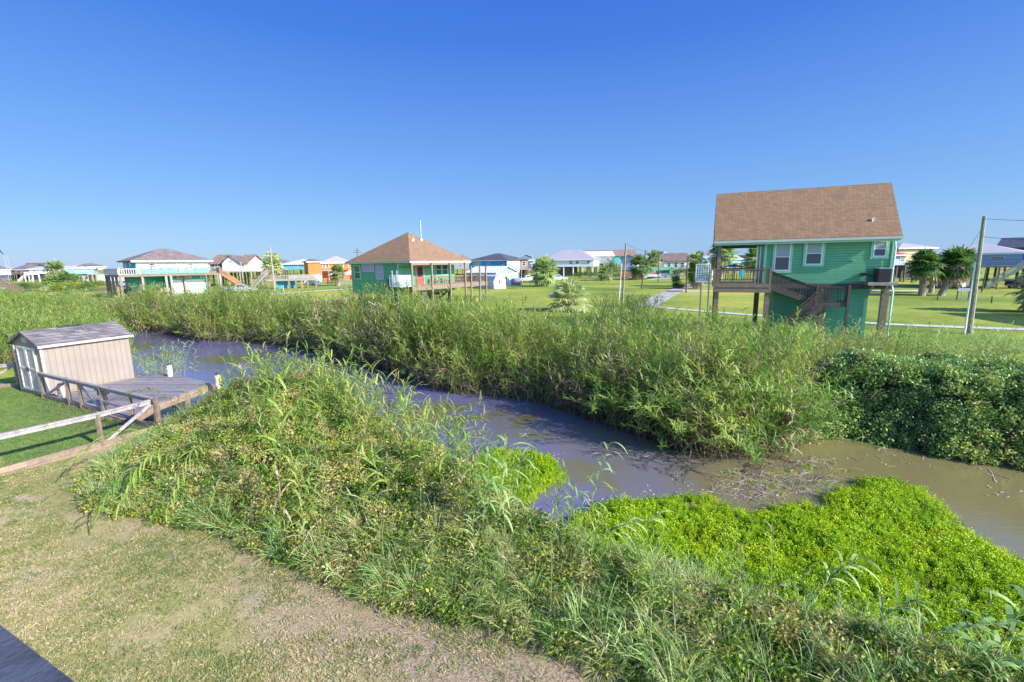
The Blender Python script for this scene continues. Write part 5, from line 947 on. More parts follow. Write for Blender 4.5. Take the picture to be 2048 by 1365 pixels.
t = thing('pergola', 'pale blue flat roofed pergola left of the gable house', 'pergola', (*at(1404, 120)[:2], 0)); W = (at(1428, 120) - at(1404, 120)).length; zp = at(1404, 120, 518).z; m = M_plain('pergola_blue', (.35, .48, .68)); mb = MB(); mb.box(0, W, 0, 3, zp, zp + .55); mb.build('roof', m, t); mb = MB(); mb.box(0, W, 0, 3, 2.6, 2.8); mb.build('floor', m_wdl, t)
for x in (.15, W - .15):
    for y in (.15, 2.85): mb = MB(); mb.box(x - .12, x + .12, y - .12, y + .12, 0, zp); mb.build('post', m_white, t)
bg_house('aqua house with grey gable roof seen through the open porch', 1454, 175, 1483, 175, 527, 518.5, 505, 10, m_aqua, m_rfl, wins=W1(.4), low=(0, 1, m_tan)); bg_house('small dark roofed blue house seen through the open porch', 1484, 210, 1503, 210, 525, 518, 511, 10, M_siding('dusty_blue', (.12, .24, .45)), m_rfp)
for u0, u1, y_, ve, vr, wm, rm, lb in ((240, 272, 300, 535, 529, m_tan, m_rfp, 'distant tan house just behind the left end of the teal house'), (398, 424, 280, 534.5, 527, m_whs, m_rfl, 'distant white house between the teal house and the white gable'), (496, 512, 260, 533, 525, m_aqua, m_rfp, 'distant aqua house behind the boardwalk stairs'), (536, 560, 290, 533, 526, m_whs, m_shbr, 'distant white house just right of the crossarm pole'), (602, 626, 330, 531, 525, m_yel, m_rfp, 'distant yellow house above the low platform'), (700, 720, 320, 530, 522, m_whs, m_rfl, 'distant white house behind the left corner of the pyramid roof'), (1062, 1086, 240, 527, 521, m_lil, m_rfl, 'distant lilac house directly behind the bushy palm'), (1206, 1240, 300, 524, 517, m_tan, m_shbr, 'distant tan house behind the feather palm'), (1404, 1432, 230, 522, 514, m_whs, m_rfl, 'distant white house behind the pale blue pergola'), (1500, 1530, 260, 520, 512, m_lblue, m_rfl, 'distant light blue house right of the porch opening'), (1812, 1850, 260, 515, 507, m_whs, m_rfp, 'distant white house behind the large shaggy palms'), (-40, 6, 280, 541, 533, m_aqua, m_rfl, 'distant aqua house at the left picture edge')):
    bg_house(lb, u0, y_, u1, y_, ve + (9 if y_ < 280 else 7), ve, vr, 10, wm, rm, wins=W1(.25, .7), group='distant houses on the horizon')
# --- right of the gable house
bg_house('pale yellow house with grey hip roof behind the right palms', 1796, 112, 1866, 112, 527, 496.5, 486, 11, m_yel, m_rfl, 'hip', wins=W1(.8), low=(.3, 1, m_dkm)); bg_house('blue house with bright red roof half hidden by the gable house', 1778, 96, 1812, 96, 531, 510, 503, 7, M_siding('pale_blue_s', (.45, .53, .72)), m_red, 'hip', wins=W1(.8), deck=(.3, 1.35, 3, m_wdk))
h = bg_house('long light blue stilt house with pale grey hip roof at the far right', 1866, 78, 2046, 70, 531.5, 508.5, 486.5, 10, m_lblue, M_plain('pale_hip', (.40, .38, .40), .8, .07, .4), rf=7, wins=[(.50, 1.6, .42, .70), (.74, 1.6, .42, .70)], deck=(-.05, 1.1, 3.0, m_wdl), low=(.03, .4, m_gy), pile_m=m_wdk)
W = h['W']; stairs(h, (W * 1.05, -3.2, h['zf'] - .1), (W * .70, -3.2, .2), 1.1, 12, m_metal, (1, 1), side=(0, -1, 0))
mb = MB(); mb.box(W, W * 1.35, 0, 9, h['zf'], h['ze'] - .05); mb.build('end_wall', m_purp, h)
bg_house('purple house with navy gable roof at the right edge of the photo', 1992, 96, 2140, 88, 528, 496, 474, 10, m_purp, m_rfn, 'gable_x', oh=.3, trim=m_white)
q = P(2026, 577.5); pickup('dark pickup truck under the right end of the light blue house', (q.x - .3, q.y, 0), R_(8), (.02, .03, .05))
# unseen house added beyond the right edge so its roof shades the lawn
t = thing('stilt_house', 'unseen white stilt house with grey hip roof, added to shade the right lawn', 'house', (45.5, 26.5, 0), R_(-12)); mb = MB(); mb.box(0, 11, 0, 9, 2.6, 5.2); mb.build('wall', m_whs, t); hip_roof(-.6, 11.6, -.6, 9.6, 5.2, 7.4).build('roof', m_rfl, t)
for x in (.3, 3.8, 7.2, 10.7):
    for y in (.3, 4.5, 8.7): mb = MB(); mb.box(x - .15, x + .15, y - .15, y + .15, 0, 2.6); mb.build('pile', m_wdk, t)

for i, (u, v, c, lb) in enumerate(((236, 575, (.45, .5, .6), 'pale pickup truck parked beyond the left piles of the teal house'), (1095, 563, (.7, .7, .72), 'white pickup truck parked behind the bushy palm'), (1255, 560, (.62, .64, .7), 'white pickup truck behind the reddish board fence'), (1035, 565, (.55, .57, .6), 'grey pickup truck under the open timber porch house'))):
    q = P(u, v); pickup(lb, (q.x, q.y, 0), .1 * i, c)
# ================================================================== POLES AND WIRES
m_pole = M_wood('pole_wood', (.22, .19, .16)); m_poled = M_wood('dark_pole', (.075, .06, .055))
TOPS = {}
def pole(key, label, ub, vb, ut, vt, r=.12, mat=None, cross=None, group='utility poles', name='utility_pole', cat='utility pole', y=None):
    q = P(ub, vb) if y is None else at(ub, y); q.z = 0; top = at(ut, q.y, vt); t = thing(name, label, cat, (q.x, q.y, 0), 0, group); d = top - Vector((q.x, q.y, 0)); d.x = max(-.6, min(.6, d.x))
    mb = MB(); mb.tube([(0, 0, -.3), d * .5, d], [r * 1.15, r, r * .8], 8); mb.build('shaft', mat or m_pole, t)
    if cross:
        for dz, w_ in cross: mb = MB(); c = d - Vector((0, 0, dz)); mb.beam(c - Vector((w_ / 2, 0, 0)), c + Vector((w_ / 2, 0, 0)), .18); mb.build('crossarm', m_poled, t)
    TOPS[key] = Vector((q.x, q.y, 0)) + d; return t
pole('A', 'tall utility pole beside the lane with a white pipe next to it', 1245, 603, 1252, 487, .13); pole('B', 'dark thin pole standing just beyond the first lane pole', 1283, 578, 1291, 501, .10, m_poled); pole('C', 'dark thin pole left of the green carport, second along the wire', 1316, 564, 1318, 503, .11, m_poled)
pole('D', 'dark pole beside the lane in front of the taupe roofed house', 1372, 586, 1375, 517, .11, m_poled); pole('E', 'short thin pole at the right of the green carport', 1349, 559, 1350, 538, .07, m_poled); pole('F', 'distant pole with a transformer above the pergola', 1399, 556, 1400, 500, .12, m_poled)
pole('G', 'utility pole with crossarm in front of the left fan palm', 550, 584, 540, 494, .15, m_wdl, [(1.4, 2.2)]); pole('H', 'distant crossarm pole left of the brown pyramid roof', 716, 556, 714, 497, .17, m_poled, [(1.6, 3.6), (.9, 1.6)]); pole('I', 'leaning grey pole beside the two shaggy palms with a white transformer', 120, 571, 108, 516, .17, m_wdl)
pole('J', 'light pole in front of the far left white house', 25, 562, 14, 512, .16, m_wdl); pole('K', 'tall utility pole near the right edge carrying two wires', 1939, 668, 1969, 433, .12, M_wood('treated_pole', (.26, .25, .19)))
pole('L', 'thin dark pole beyond the tall right pole', 1963, 585, 1974, 533, .08, m_poled); pole('M', 'far thin pole above the brown gable roofs on the left', 504, 545, 502, 508, .1, m_poled, y=200); pole('N', 'thin grey pole beside the boardwalk of the white gable house', 488, 575, 481, 524, .13, m_wdl)
t = pole('P1', 'slim white pipe beside the tall lane pole', 1238, 603, 1243.5, 528, .05, m_white, group=None, name='conduit_pipe', cat='pipe'); t = pole('P2', 'pale conduit pipe beside the tall right utility pole', 1929, 668, 1951, 525, .045, m_white, group=None, name='conduit_pipe', cat='pipe')
for i, (u, v, vt, lb) in enumerate(((1875, 601, 588, 'short dark stub post in front of the right palms'), (1983, 607, 593, 'short dark stub post right of the small signboard'))): pole('s%d' % i, lb, u, v, u + 1.5, vt, .06, m_poled, group='stub posts on the right lawn', name='stub_post', cat='post')
def wire(a, b_, label, sag=.5, r=.018, name='overhead_wire', group='overhead wires'):
    a, b_ = Vector(a), Vector(b_); mb = MB(); mb.tube([a.lerp(b_, k / 12) - Vector((0, 0, sag * 4 * (k / 12) * (1 - k / 12))) for k in range(13)], r, 4, False); o = mb.build(name, m_dkm); return tag(o, label, 'wire', group)
wire(TOPS['A'], TOPS['B'], 'wire running from the tall lane pole to the pole behind it', .3, .022); wire(TOPS['B'], TOPS['C'] - Vector((0, 0, .3)), 'wire running on towards the pole by the carport', .6, .022); wire(TOPS['B'] - Vector((0, 0, .1)), TOPS['D'] - Vector((0, 0, .5)), 'wire sagging down across the taupe roof to the right', .8, .022)
k = TOPS['K']; e1 = at(2200, 22, 438); e2 = at(2200, 22, 474); wire(k - Vector((0, 0, .15)), e1, 'upper wire leaving the tall right pole', .1, .012); wire(k - Vector((0, 0, 1.25)), e2, 'lower wire leaving the tall right pole', .15, .012)
g = P(1866, 602); wire(k - Vector((0, 0, .7)), (g.x, g.y, 0), 'guy wire slanting from the tall right pole down to the lawn', 0, .012, 'guy_wire', None)
t = thing('transformer', 'white canister transformer on the leaning grey pole', 'transformer', at(107, TOPS['I'].y - .3, 530)); mb = MB(); mb.tube([(0, 0, -.5), (0, 0, .5)], .38, 10); mb.build('canister', m_white, t); mb = MB(); mb.box(-.1, .1, .2, .4, -.2, .2); mb.build('bracket', m_dkm, t)
t = thing('flag', 'small red white and blue flag flying above the blue pergola', 'flag', at(1411, 150, 506)); mb = MB()
for i in range(3): mb.add([(0, 0, -.25 - i * .25), (.5, .1, -.15 - i * .25), (1.3, -.1, -.45 - i * .25), (1.3, -.1, -.20 - i * .25), (.5, .1, .1 - i * .25), (0, 0, 0 - i * .25)], [(0, 1, 4, 5), (1, 2, 3, 4)])
mb.build('cloth', M_plain('flag_red', (.55, .08, .12), .8), t); zf_ = t.location.z; mb = MB(); mb.tube([(0, 0, -zf_), (0, 0, .2)], .05, 6); mb.build('pole', m_metal, t); mb = MB(); mb.box(0, .45, -.03, .12, -.3, .02); mb.build('canton', M_plain('flag_blue', (.05, .08, .35), .8), t)
t = thing('banner', 'dark limp banner on a thin pole at the left edge of the photo', 'banner', at(9, 150, 512)); zf_ = t.location.z; mb = MB(); mb.tube([(0, 0, -zf_), (0, 0, .2)], .06, 6); mb.build('pole', m_metal, t); mb = MB(); mb.prism([(0, 0, .2), (.15, 0, 0), (-.5, 0, .9), (-1.1, 0, 1.9), (-1.5, 0, 1.9), (-.8, 0, .8)], (0, .06, 0)); mb.build('cloth', m_dkm, t)
# small sign board and dish on the right lawn
q = P(1925, 600); t = thing('signboard', 'small low signboard on two dark posts on the right lawn', 'sign', (q.x, q.y, 0), R_(-8)); mb = MB(); mb.box(-.62, .62, -.03, .03, 1.0, 1.35); mb.build('board', M_plain('board_grey', (.25, .27, .36), .5), t)
for x in (-.6, .6): mb = MB(); mb.box(x - .05, x + .05, -.05, .05, 0, 1.0); mb.build('post', m_poled, t)
t = thing('dish_antenna', 'small white round dish on a pipe beside the signboard', 'dish', (q.x + .1, q.y + .3, 0), 0); mb = MB(); mb.tube([(0, 0, 0), (0, 0, 1.7)], .04, 6); mb.build('pipe', m_white, t); mb = MB(); mb.tube([(0, -.10, 1.72), (0, -.02, 1.72)], [.24, .18], 12); mb.build('dish', M_plain('dish_mint', (.6, .72, .68)), t)
q = P(1428, 612); t = thing('marker_post', 'orange topped white marker post beside the concrete walk', 'marker', (q.x, q.y, 0)); mb = MB(); mb.tube([(0, 0, 0), (0, 0, .55)], .05, 6); mb.build('shaft', m_white, t); mb = MB(); mb.tube([(0, 0, .551), (0, 0, 1.1)], .05, 6); mb.build('top', M_plain('marker_orange', (.75, .2, .04)), t)
q = P(567, 582); t = thing('marker_post', 'orange topped marker post in front of the low platform', 'marker', (q.x, q.y, 0)); mb = MB(); mb.tube([(0, 0, 0), (0, 0, .6)], .08, 6); mb.build('shaft', m_white, t); mb = MB(); mb.tube([(0, 0, .601), (0, 0, 1.2)], .09, 6); mb.build('top', M_plain('marker_orange', (.75, .2, .04)), t)
# chain link fence
fp = [P(u, v) for u, v in [(940, 577), (1007, 579), (1060, 574), (1100, 570), (1170, 566), (1240, 563)]]; t = thing('chain_link_fence', 'thin dark chain link fence crossing the lawn behind the porch', 'fence', fp[0]); mb = MB(); po = []
for a, b_ in zip(fp, fp[1:]):
    a, b_ = a - fp[0], b_ - fp[0]; n_ = max(2, int((b_ - a).length / 3))
    for z in (.4, .8, 1.2): mb.beam(a + Vector((0, 0, z)), b_ + Vector((0, 0, z)), .02 if z < 1.1 else .035)
    for k in range(n_): po.append(a.lerp(b_, k / n_))
    for k in range(int((b_ - a).length / .5)): c = a.lerp(b_, (k + .5) / int((b_ - a).length / .5)); mb.beam(c, c + Vector((0, 0, 1.2)), .012)
mb.build('mesh', m_dkm, t)
for c in po: mb = MB(); mb.tube([c, c + Vector((0, 0, 1.3))], .04, 6); mb.build('post', m_dkm, t)
fw = [P(1240, 559), P(1312, 557.5)]; t = thing('board_fence', 'reddish brown board fence behind the lane poles', 'fence', fw[0]); d = fw[1] - fw[0]; mb = MB(); n_ = 60
for k in range(n_): c = d * (k + .5) / n_; mb.box(c.x - d.x / n_ * .46, c.x + d.x / n_ * .46, c.y - .03, c.y + .03, 0, 1.9)
mb.build('boards', M_wood('red_board', (.26, .10, .06)), t)

# ================================================================== PALMS AND SHRUBS
m_fan = M_leaf('fan_leaf', [(.08, .16, .045), (.16, .28, .075), (.29, .40, .14), (.52, .56, .28)], 1.6, .4, .35, .6); m_fand = M_leaf('old_fan_leaf', [(.30, .21, .12), (.48, .38, .24)], 1.5, .2); m_boot = M_wood('palm_trunk', (.30, .26, .23))
def fan(mb, base, d, pet, R0, r, n=15, fold=.35):
    d = d.normalized(); side = d.cross(Vector((0, 0, 1))); side = side.normalized() if side.length > .05 else Vector((1, 0, 0)); up = side.cross(d).normalized(); c = base + d * pet
    mb.tube([base, base + d * pet * .5 + up * .03, c], [.02, .016, .012], 3, False)
    for k in range(n):
        a = (k / (n - 1) - .5) * 4.0; e = (d * math.cos(a) + side * math.sin(a)).normalized(); L = R0 * (1 - .25 * abs(k / (n - 1) - .5) * 2) * r.uniform(.9, 1.08); s = (-d * math.sin(a) + side * math.cos(a)).normalized() * R0 * .085
        m1 = c + e * L * .55 + up * fold * .15 * L; m2 = c + e * L - Vector((0, 0, L * r.uniform(.05, .35))); mb.add([c, m1 - s, m2, m1 + s], [(0, 1, 2, 3)])
def fan_palm(label, loc, h, R0, n, trunk_r=.22, group='fan palms', name='fan_palm', hang=.3, bend=(0, 0), pet=.9):
    t = thing(name, label, 'palm tree', loc, 0, group); r = random.Random(label); top = Vector((bend[0], bend[1], h)); mb = MB(); pts = [Vector((0, 0, -.1)), top * .33, top * .66, top]
    if h > .3:
        mb.tube([p + Vector((bend[0] * .1, 0, 0)) * 0 for p in pts], [trunk_r * 1.1, trunk_r, trunk_r, trunk_r * 1.15], 10)
        for k in range(int(h * 22)):
            a = k * 2.4; p = top * (k / (h * 22)); d = Vector((math.cos(a), math.sin(a), .9)).normalized(); mb.beam(p + d * trunk_r * .6, p + d * trunk_r * 1.45, .09, .04)
        mb.build('trunk', m_boot, t)
    mb = MB(); md = MB()
    for k in range(n):
        f = k / n; el = 1.5 - 2.85 * f + r.uniform(-.2, .2); a = k * 2.4 + r.uniform(-.3, .3); d = Vector((math.cos(a) * math.cos(el), math.sin(a) * math.cos(el), math.sin(el)))
        fan(md if (f > 1 - hang * .35 or (f > .45 and r.random() < hang * .45)) else mb, top, d, R0 * pet * r.uniform(.6, 1.1), R0 * r.uniform(.8, 1.1), r)
    mb.build('crown', m_fan, t)
    if md.v: md.build('dead_fronds', m_fand, t)
    return t
def date_palm(label, loc, h, L, n, group='feather palms'):
    t = thing('feather_palm', label, 'palm tree', loc, 0, group); r = random.Random(label); mb = MB(); mb.tube([(0, 0, 0), (.05, 0, h / 2), (0, 0, h)], [.3, .24, .28], 10)
    for k in range(int(h * 14)): a = k * 2.4; p = Vector((0, 0, h * k / (h * 14))); d = Vector((math.cos(a), math.sin(a), .8)).normalized(); mb.beam(p + d * .2, p + d * .4, .1, .05)
    mb.build('trunk', m_boot, t); mb = MB()
    for k in range(n):
        a = k * 2.4; el = 1.3 - 1.5 * k / n; d = Vector((math.cos(a) * math.cos(el), math.sin(a) * math.cos(el), math.sin(el))); p = Vector((0, 0, h)); pts = []
        for j in range(12):
            pts.append(p.copy()); p = p + d * L / 12; d = (d + Vector((0, 0, -.11))).normalized(); s = d.cross(Vector((0, 0, 1))).normalized(); u_ = s.cross(d)
            if j > 0:
                for sg in (-1, 1):
                    for q_ in (0, .5): b0 = p + d * L / 12 * q_; e = b0 + (s * sg + d * .8 + u_ * .25).normalized() * L * .2 * math.sin(.4 + 2.4 * j / 12); w_ = d * .035; mb.add([b0 - w_, b0 + w_, e], [(0, 1, 2)])
        mb.tube(pts, [.03 - .002 * j for j in range(12)], 3, False)
    mb.build('crown', m_fan, t); return t
def px_palm(fn, label, ub, vb, vt, *a, y=None, **k):
    q = P(ub, vb) if y is None else at(ub, y); q.z = 0; return fn(label, q, at(ub, q.y, vt).z, *a, **k)
q = P(1088, 573); fan_palm('bushy fan palm with heavy round crown in the middle lawn', (q.x, q.y, 0), at(1088, q.y, 543).z, 2.2, 84, .45, hang=.12)
px_palm(date_palm, 'feather palm behind the lane, right one of the close pair', 1222, 561, 534, 3.4, 42); px_palm(fan_palm, 'low bushy palm at the left foot of the feather palm', 1209, 562, 548, 1.5, 34, .3)
px_palm(fan_palm, 'dark fan palm with broad crown behind the second lane pole', 1279, 560, 533, 2.2, 50, .35, hang=.2); px_palm(fan_palm, 'slender tall fan palm above the yellow deck house', 1308, 559, 517, 1.9, 44, .22, hang=.5, y=150)
px_palm(fan_palm, 'shaggy fan palm right of the dark pole by the lane', 1394, 578, 545, 1.6, 54, .28, hang=.3); px_palm(fan_palm, 'second crown of leaves above the shaggy lane palm', 1390, 574, 522, 1.3, 46, .24, hang=.5); px_palm(fan_palm, 'tall palm seen behind the left porch post of the gable house', 1441, 574, 511, 2.0, 52, .28, hang=.3)
px_palm(fan_palm, 'palm seen through the open porch under the gable roof', 1511, 573, 519, 1.9, 44, .25, y=95)
px_palm(fan_palm, 'left one of the two large shaggy palms on the right lawn', 1843, 592, 530, 1.55, 66, .38, hang=.4, pet=.75); px_palm(fan_palm, 'right one of the two large shaggy palms, leaning over', 1881, 592, 532, 1.7, 76, .36, hang=.45, bend=(1.5, 0), pet=.75); px_palm(fan_palm, 'middle palm hidden between the two large shaggy palms', 1862, 586, 545, 1.1, 30, .3, hang=.4)
px_palm(fan_palm, 'dark fan palm cut off by the right edge of the photo', 2078, 625, 577, 1.5, 44, .3, hang=.2)
px_palm(fan_palm, 'fan palm behind the crossarm pole, left of the low platform', 546, 582, 531, 1.9, 60, .3, hang=.55, y=112); px_palm(fan_palm, 'small shaggy palm in front of the orange house', 677, 572, 546, 1.45, 48, .45, hang=.4)
q = P(1137, 622); fan_palm('low wide trunkless fan palm rising out of the reeds', (q.x, q.y, 0), 1.0, 1.6, 38, .14, hang=.05, pet=1.0)
px_palm(fan_palm, 'taller palm beside the leaning grey pole on the left', 117, 573, 541, 2.0, 46, .3, hang=.4)
for i, (u, v, vt, R0, lb) in enumerate(((103, 575, 563, 1.5, 'leftmost low palm of the cluster by the pond'), (133, 574, 561, 1.8, 'middle low palm of the cluster right of the grey pole'), (150, 572, 561, 1.7, 'rightmost low palm of the cluster by the pond'))): px_palm(fan_palm, lb, u, v, vt, R0, 40, .4, group='low palms by the pond', hang=.3)
for i, (u, v, r, h, y_, lb) in enumerate(((135, 583, 4.6, 2.4, 1, 'large yellow green shrub in front of the pond palms'), (107, 584, 2.6, 1.6, 1, 'smaller yellow shrub left of the large pond shrub'), (172, 577, 2.6, 1.6, 1, 'yellow topped shrub by the far pond'), (165, 582, 3, 1.3, 0, 'low green shrub right of the large pond shrub'), (187, 574, 3.2, 1.6, 0, 'rounded green shrub beyond the pond'), (62, 582, 2.6, 2.2, 0, 'tangled olive shrub beside the wooden ramp'), (1363, 577, 1.1, .9, 0, 'small round shrub beside the lane'), (1180, 556, 4, 1.8, 0, 'clipped green shrub before the lilac white house'), (1160, 556.5, 4, 1.8, 0, 'second clipped green shrub before the lilac white house'), (1355, 557, 3.2, 4.2, 0, 'tall dark shrub under the taupe roofed house'), (1366, 557, 3, 3.6, 0, 'dark shrub at the right end of the taupe roofed house'))):
    q = P(u, v); bush(lb, (q.x, q.y, 0), r, h, m_bushy if y_ else m_bush, 900, .28 if r > 2 else .12, 'shrubs on the far lawns')
q = P(1352, 576.5); fan_palm('small drooping dark palm beside the lane', (q.x, q.y, 0), 1.1, .85, 26, .12, hang=.2)
for u, v, lb in ((94, 596, 'small young palm on the left lawn, nearest to the edge'), (139, 591, 'small young palm on the left lawn, second from the pond shrub'), (174, 584, 'small young palm standing in front of the far pond')): px_palm(fan_palm, lb, u, v, v - 10, .9, 22, .1, group='young palms on the left lawn', hang=.1)
# wooden ramp at the left edge
q0, q1 = P(2, 588), P(42, 588); q1.z = 0; t = thing('boat_ramp', 'weathered wooden landing and ramp stairs at the left edge beyond the reeds', 'landing', (q0.x, q0.y, 0), 0); L_ = (q1 - q0).length; t.name = 'wooden_landing'; mb = MB(); mb.box(-9, 1.2, -2, 1.5, 3.0, 3.25); mb.build('deck', m_wd, t); mb = MB(); railing(mb, (-9, -2, 3.25), (1.2, -2, 3.25), 1.0, .2, .06); mb.build('railing', m_wd, t)
stairs(t, (1.2, -1, 3.1), (L_ + .5, -1, .2), 1.4, 12, m_wd, (1, 1))
for x in (-8, -4, -.5, 1.0): mb = MB(); mb.box(x - .15, x + .15, -1.9, -1.6, 0, 3.0); mb.build('post', m_wdk, t)

# ================================================================== STORAGE SHED AND DOCK
SA = R_(65); SL = P(98, 795); LEN = min((abs(proj(SL + Vector((math.cos(SA), math.sin(SA), 0)) * k * .02)[0] - 270), k * .02) for k in range(60, 300))[1]
WID = min((abs(proj(SL + Vector((-math.sin(SA), math.cos(SA), 0)) * k * .02)[0] - 45), k * .02) for k in range(60, 200))[1]; print('shed', LEN, WID)
t = thing('storage_shed', 'beige storage shed with grey shingle gable roof beside the dock', 'shed', SL, SA)
sh = lambda u, v, y=0: hit(SL, SA, u, v, y=y); ZE = sh(75, 692).z; ZRG = hit(SL, SA, 42, 662, y=WID / 2).z
m_shed = M_siding('beige_panel', (.27, .222, .188), .20, True, .86); m_shtrim = M_plain('beige_trim', (.50, .43, .38), .6, .06)
mb = MB(); mb.prism([(0, 0, .12), (0, WID, .12), (0, WID, ZE), (0, WID / 2, ZRG - .1), (0, 0, ZE)], (LEN, 0, 0)); mb.build('wall', m_shed, t)
mb = MB(); mb.box(-.03, LEN + .03, -.03, WID + .03, -1.3, .115); mb.build('base', m_deckd, t)
r_ = gable_roof(-.12, LEN + .12, -.16, WID + .16, ZE, ZRG, .09); ro = r_.build('roof', M_shingle('shed_shingle', (.17, .15, .155), .28, .085, .45), t)
mb = MB(); mb.box(-.12, LEN + .12, -.19, -.163, ZE - .10, ZE - .01); mb.build('fascia', m_shtrim, ro)
for x0 in (LEN * .33, LEN * .47, LEN * .60): mb = MB(); yy = WID * .5; mb.beam((x0, -.1, ZE + .04), (x0, yy * .95, ZE + (ZRG - ZE) * .93 + .04), .018); mb.build('roof_strap', m_metal, ro)
mb = MB(); mb.box(LEN * .35, LEN * .62, WID / 2 - .12, WID / 2 + .12, ZRG - .01, ZRG + .03); mb.build('ridge_vent', m_dkm, ro)
mb = MB()
for y in (0, WID): mb.box(-.025, .06, y - .025 if y == 0 else y - .06, y + .06 if y == 0 else y + .025, .12, ZE - .1)
mb.box(-.025, -.003, .06, WID - .06, .125, .2); mb.build('corner_board', m_shtrim, t)
for k, y0 in enumerate((WID * .18, WID * .505)):
    y1 = y0 + WID * .315; mb = MB(); mb.box(-.05, -.004, y0, y1, .2, 1.98); d = mb.build('door', M_plain('door_beige', (.46, .40, .36), .6, .06), t); mb = MB()
    for a, b_ in (((y0, .2), (y0 + .08, 1.98)), ((y1 - .08, .2), (y1, 1.98)), ((y0 + .08, 1.9), (y1 - .08, 1.98)), ((y0 + .08, .2), (y1 - .08, .28)), ((y0 + .08, 1.05), (y1 - .08, 1.13))): mb.box(-.075, -.051, a[0], b_[0], a[1], b_[1])
    mb.build('trim', M_plain('light_beige', (.60, .53, .47), .6, .05), d)
    mb = MB(); yy = y1 - .1 if k == 0 else y0 + .03; mb.box(-.10, -.076, yy, yy + .05, 1.0, 1.16); mb.build('handle', m_dkm, d)
mb = MB(); mb.box(-.03, -.004, WID / 2 - .2, WID / 2 + .2, ZE + .05, ZE + .25); mb.build('gable_vent', m_shtrim, t)
# dock
Dk = [P(103, 797, .02), P(250, 846, .02), P(311, 812, .02), P(424, 770, .02), P(345, 751, .02), P(276, 757, .02)]
O = Dk[0]; da = math.atan2((Dk[3] - Dk[2]).y, (Dk[3] - Dk[2]).x)
t = thing('dock', 'grey plank dock beside the shed on wooden piles', 'dock', (O.x, O.y, 0), da); mi = Matrix.Rotation(-da, 3, 'Z'); lp_ = [mi @ (q - O) for q in Dk]; zt = .10
mb = MB(); mb.prism([(q.x, q.y, zt - .05) for q in lp_], (0, 0, .05)); mb.build('decking', M_wood('dock_planks', (.24, .215, .225), .145, 1), t)
mb = MB()
for a, b_ in zip(lp_, lp_[1:] + lp_[:1]):
    mb.beam(Vector((a.x, a.y, zt - .18)), Vector((b_.x, b_.y, zt - .18)), .05, .24)
mb.build('rim_board', m_deckd, t)
for q in (lp_[2], lp_[3], lp_[4], (lp_[2] + lp_[3]) / 2): mb = MB(); mb.tube([(q.x, q.y, -1.8), (q.x, q.y, zt - .1)], .12, 8); mb.build('pile', m_wd, t)
def mooring(label, u, v, vt, rad=.10, y=None, loc=None):
    q = P(u, v, .1) if loc is None else Vector(loc); h_ = at(u, q.y, vt).z if loc is None else loc[2] + .6; t = thing('mooring_post', label, 'post', (q.x, q.y, .1), 0, 'wrapped mooring posts'); r = random.Random(label); hh = max(.4, h_ - .1)
    mb = MB(); mb.tube([(0, 0, -1.4), (0, 0, hh)], rad, 10); mb.build('post', M_plain('post_cream', (.62, .48, .30), .8), t); mb = MB()
    for k in range(110):
        a = r.uniform(0, 6.28); z = r.uniform(.02, hh); d = Vector((math.cos(a), math.sin(a), 0)); s = Vector((-math.sin(a), math.cos(a), 0)); c = d * rad * 1.04 + Vector((0, 0, z)); w_ = rad * r.uniform(.2, .38)
        mb.add([c - s * w_, c - Vector((0, 0, w_ * .6)) + d * .012, c + s * w_, c + Vector((0, 0, w_ * .6)) + d * .012], [(0, 1, 2, 3)])
    mb.build('shell_wrap', m_white, t); mb = MB(); mb.tube([(0, 0, hh + .001), (0, 0, hh + .06), (0, 0, hh + .11)], [rad * .9, rad * .7, .01], 10); mb.build('cap', m_dkm, t); return t
mooring('cream wrapped mooring post at the far corner of the dock', 341, 753, 731); mooring('cream wrapped mooring post by the reeds at the right dock corner', 437, 773, 750)
mooring('cream wrapped post standing in front of the shed behind the rail', 124, 796, 772); q = P(211, 812, .1); t = thing('lantern', 'black lantern post behind the dock rail', 'lantern', q); mb = MB(); mb.tube([(0, 0, 0), (0, 0, .42)], .09, 8); mb.build('post', m_dkm, t); mb = MB(); mb.box(-.12, .12, -.12, .12, .421, .62); mb.prism([(-.16, -.16, .621), (.16, -.16, .621), (.16, .16, .621), (-.16, .16, .621)], (0, 0, .05)); mb.build('lamp_housing', m_dkm, t)
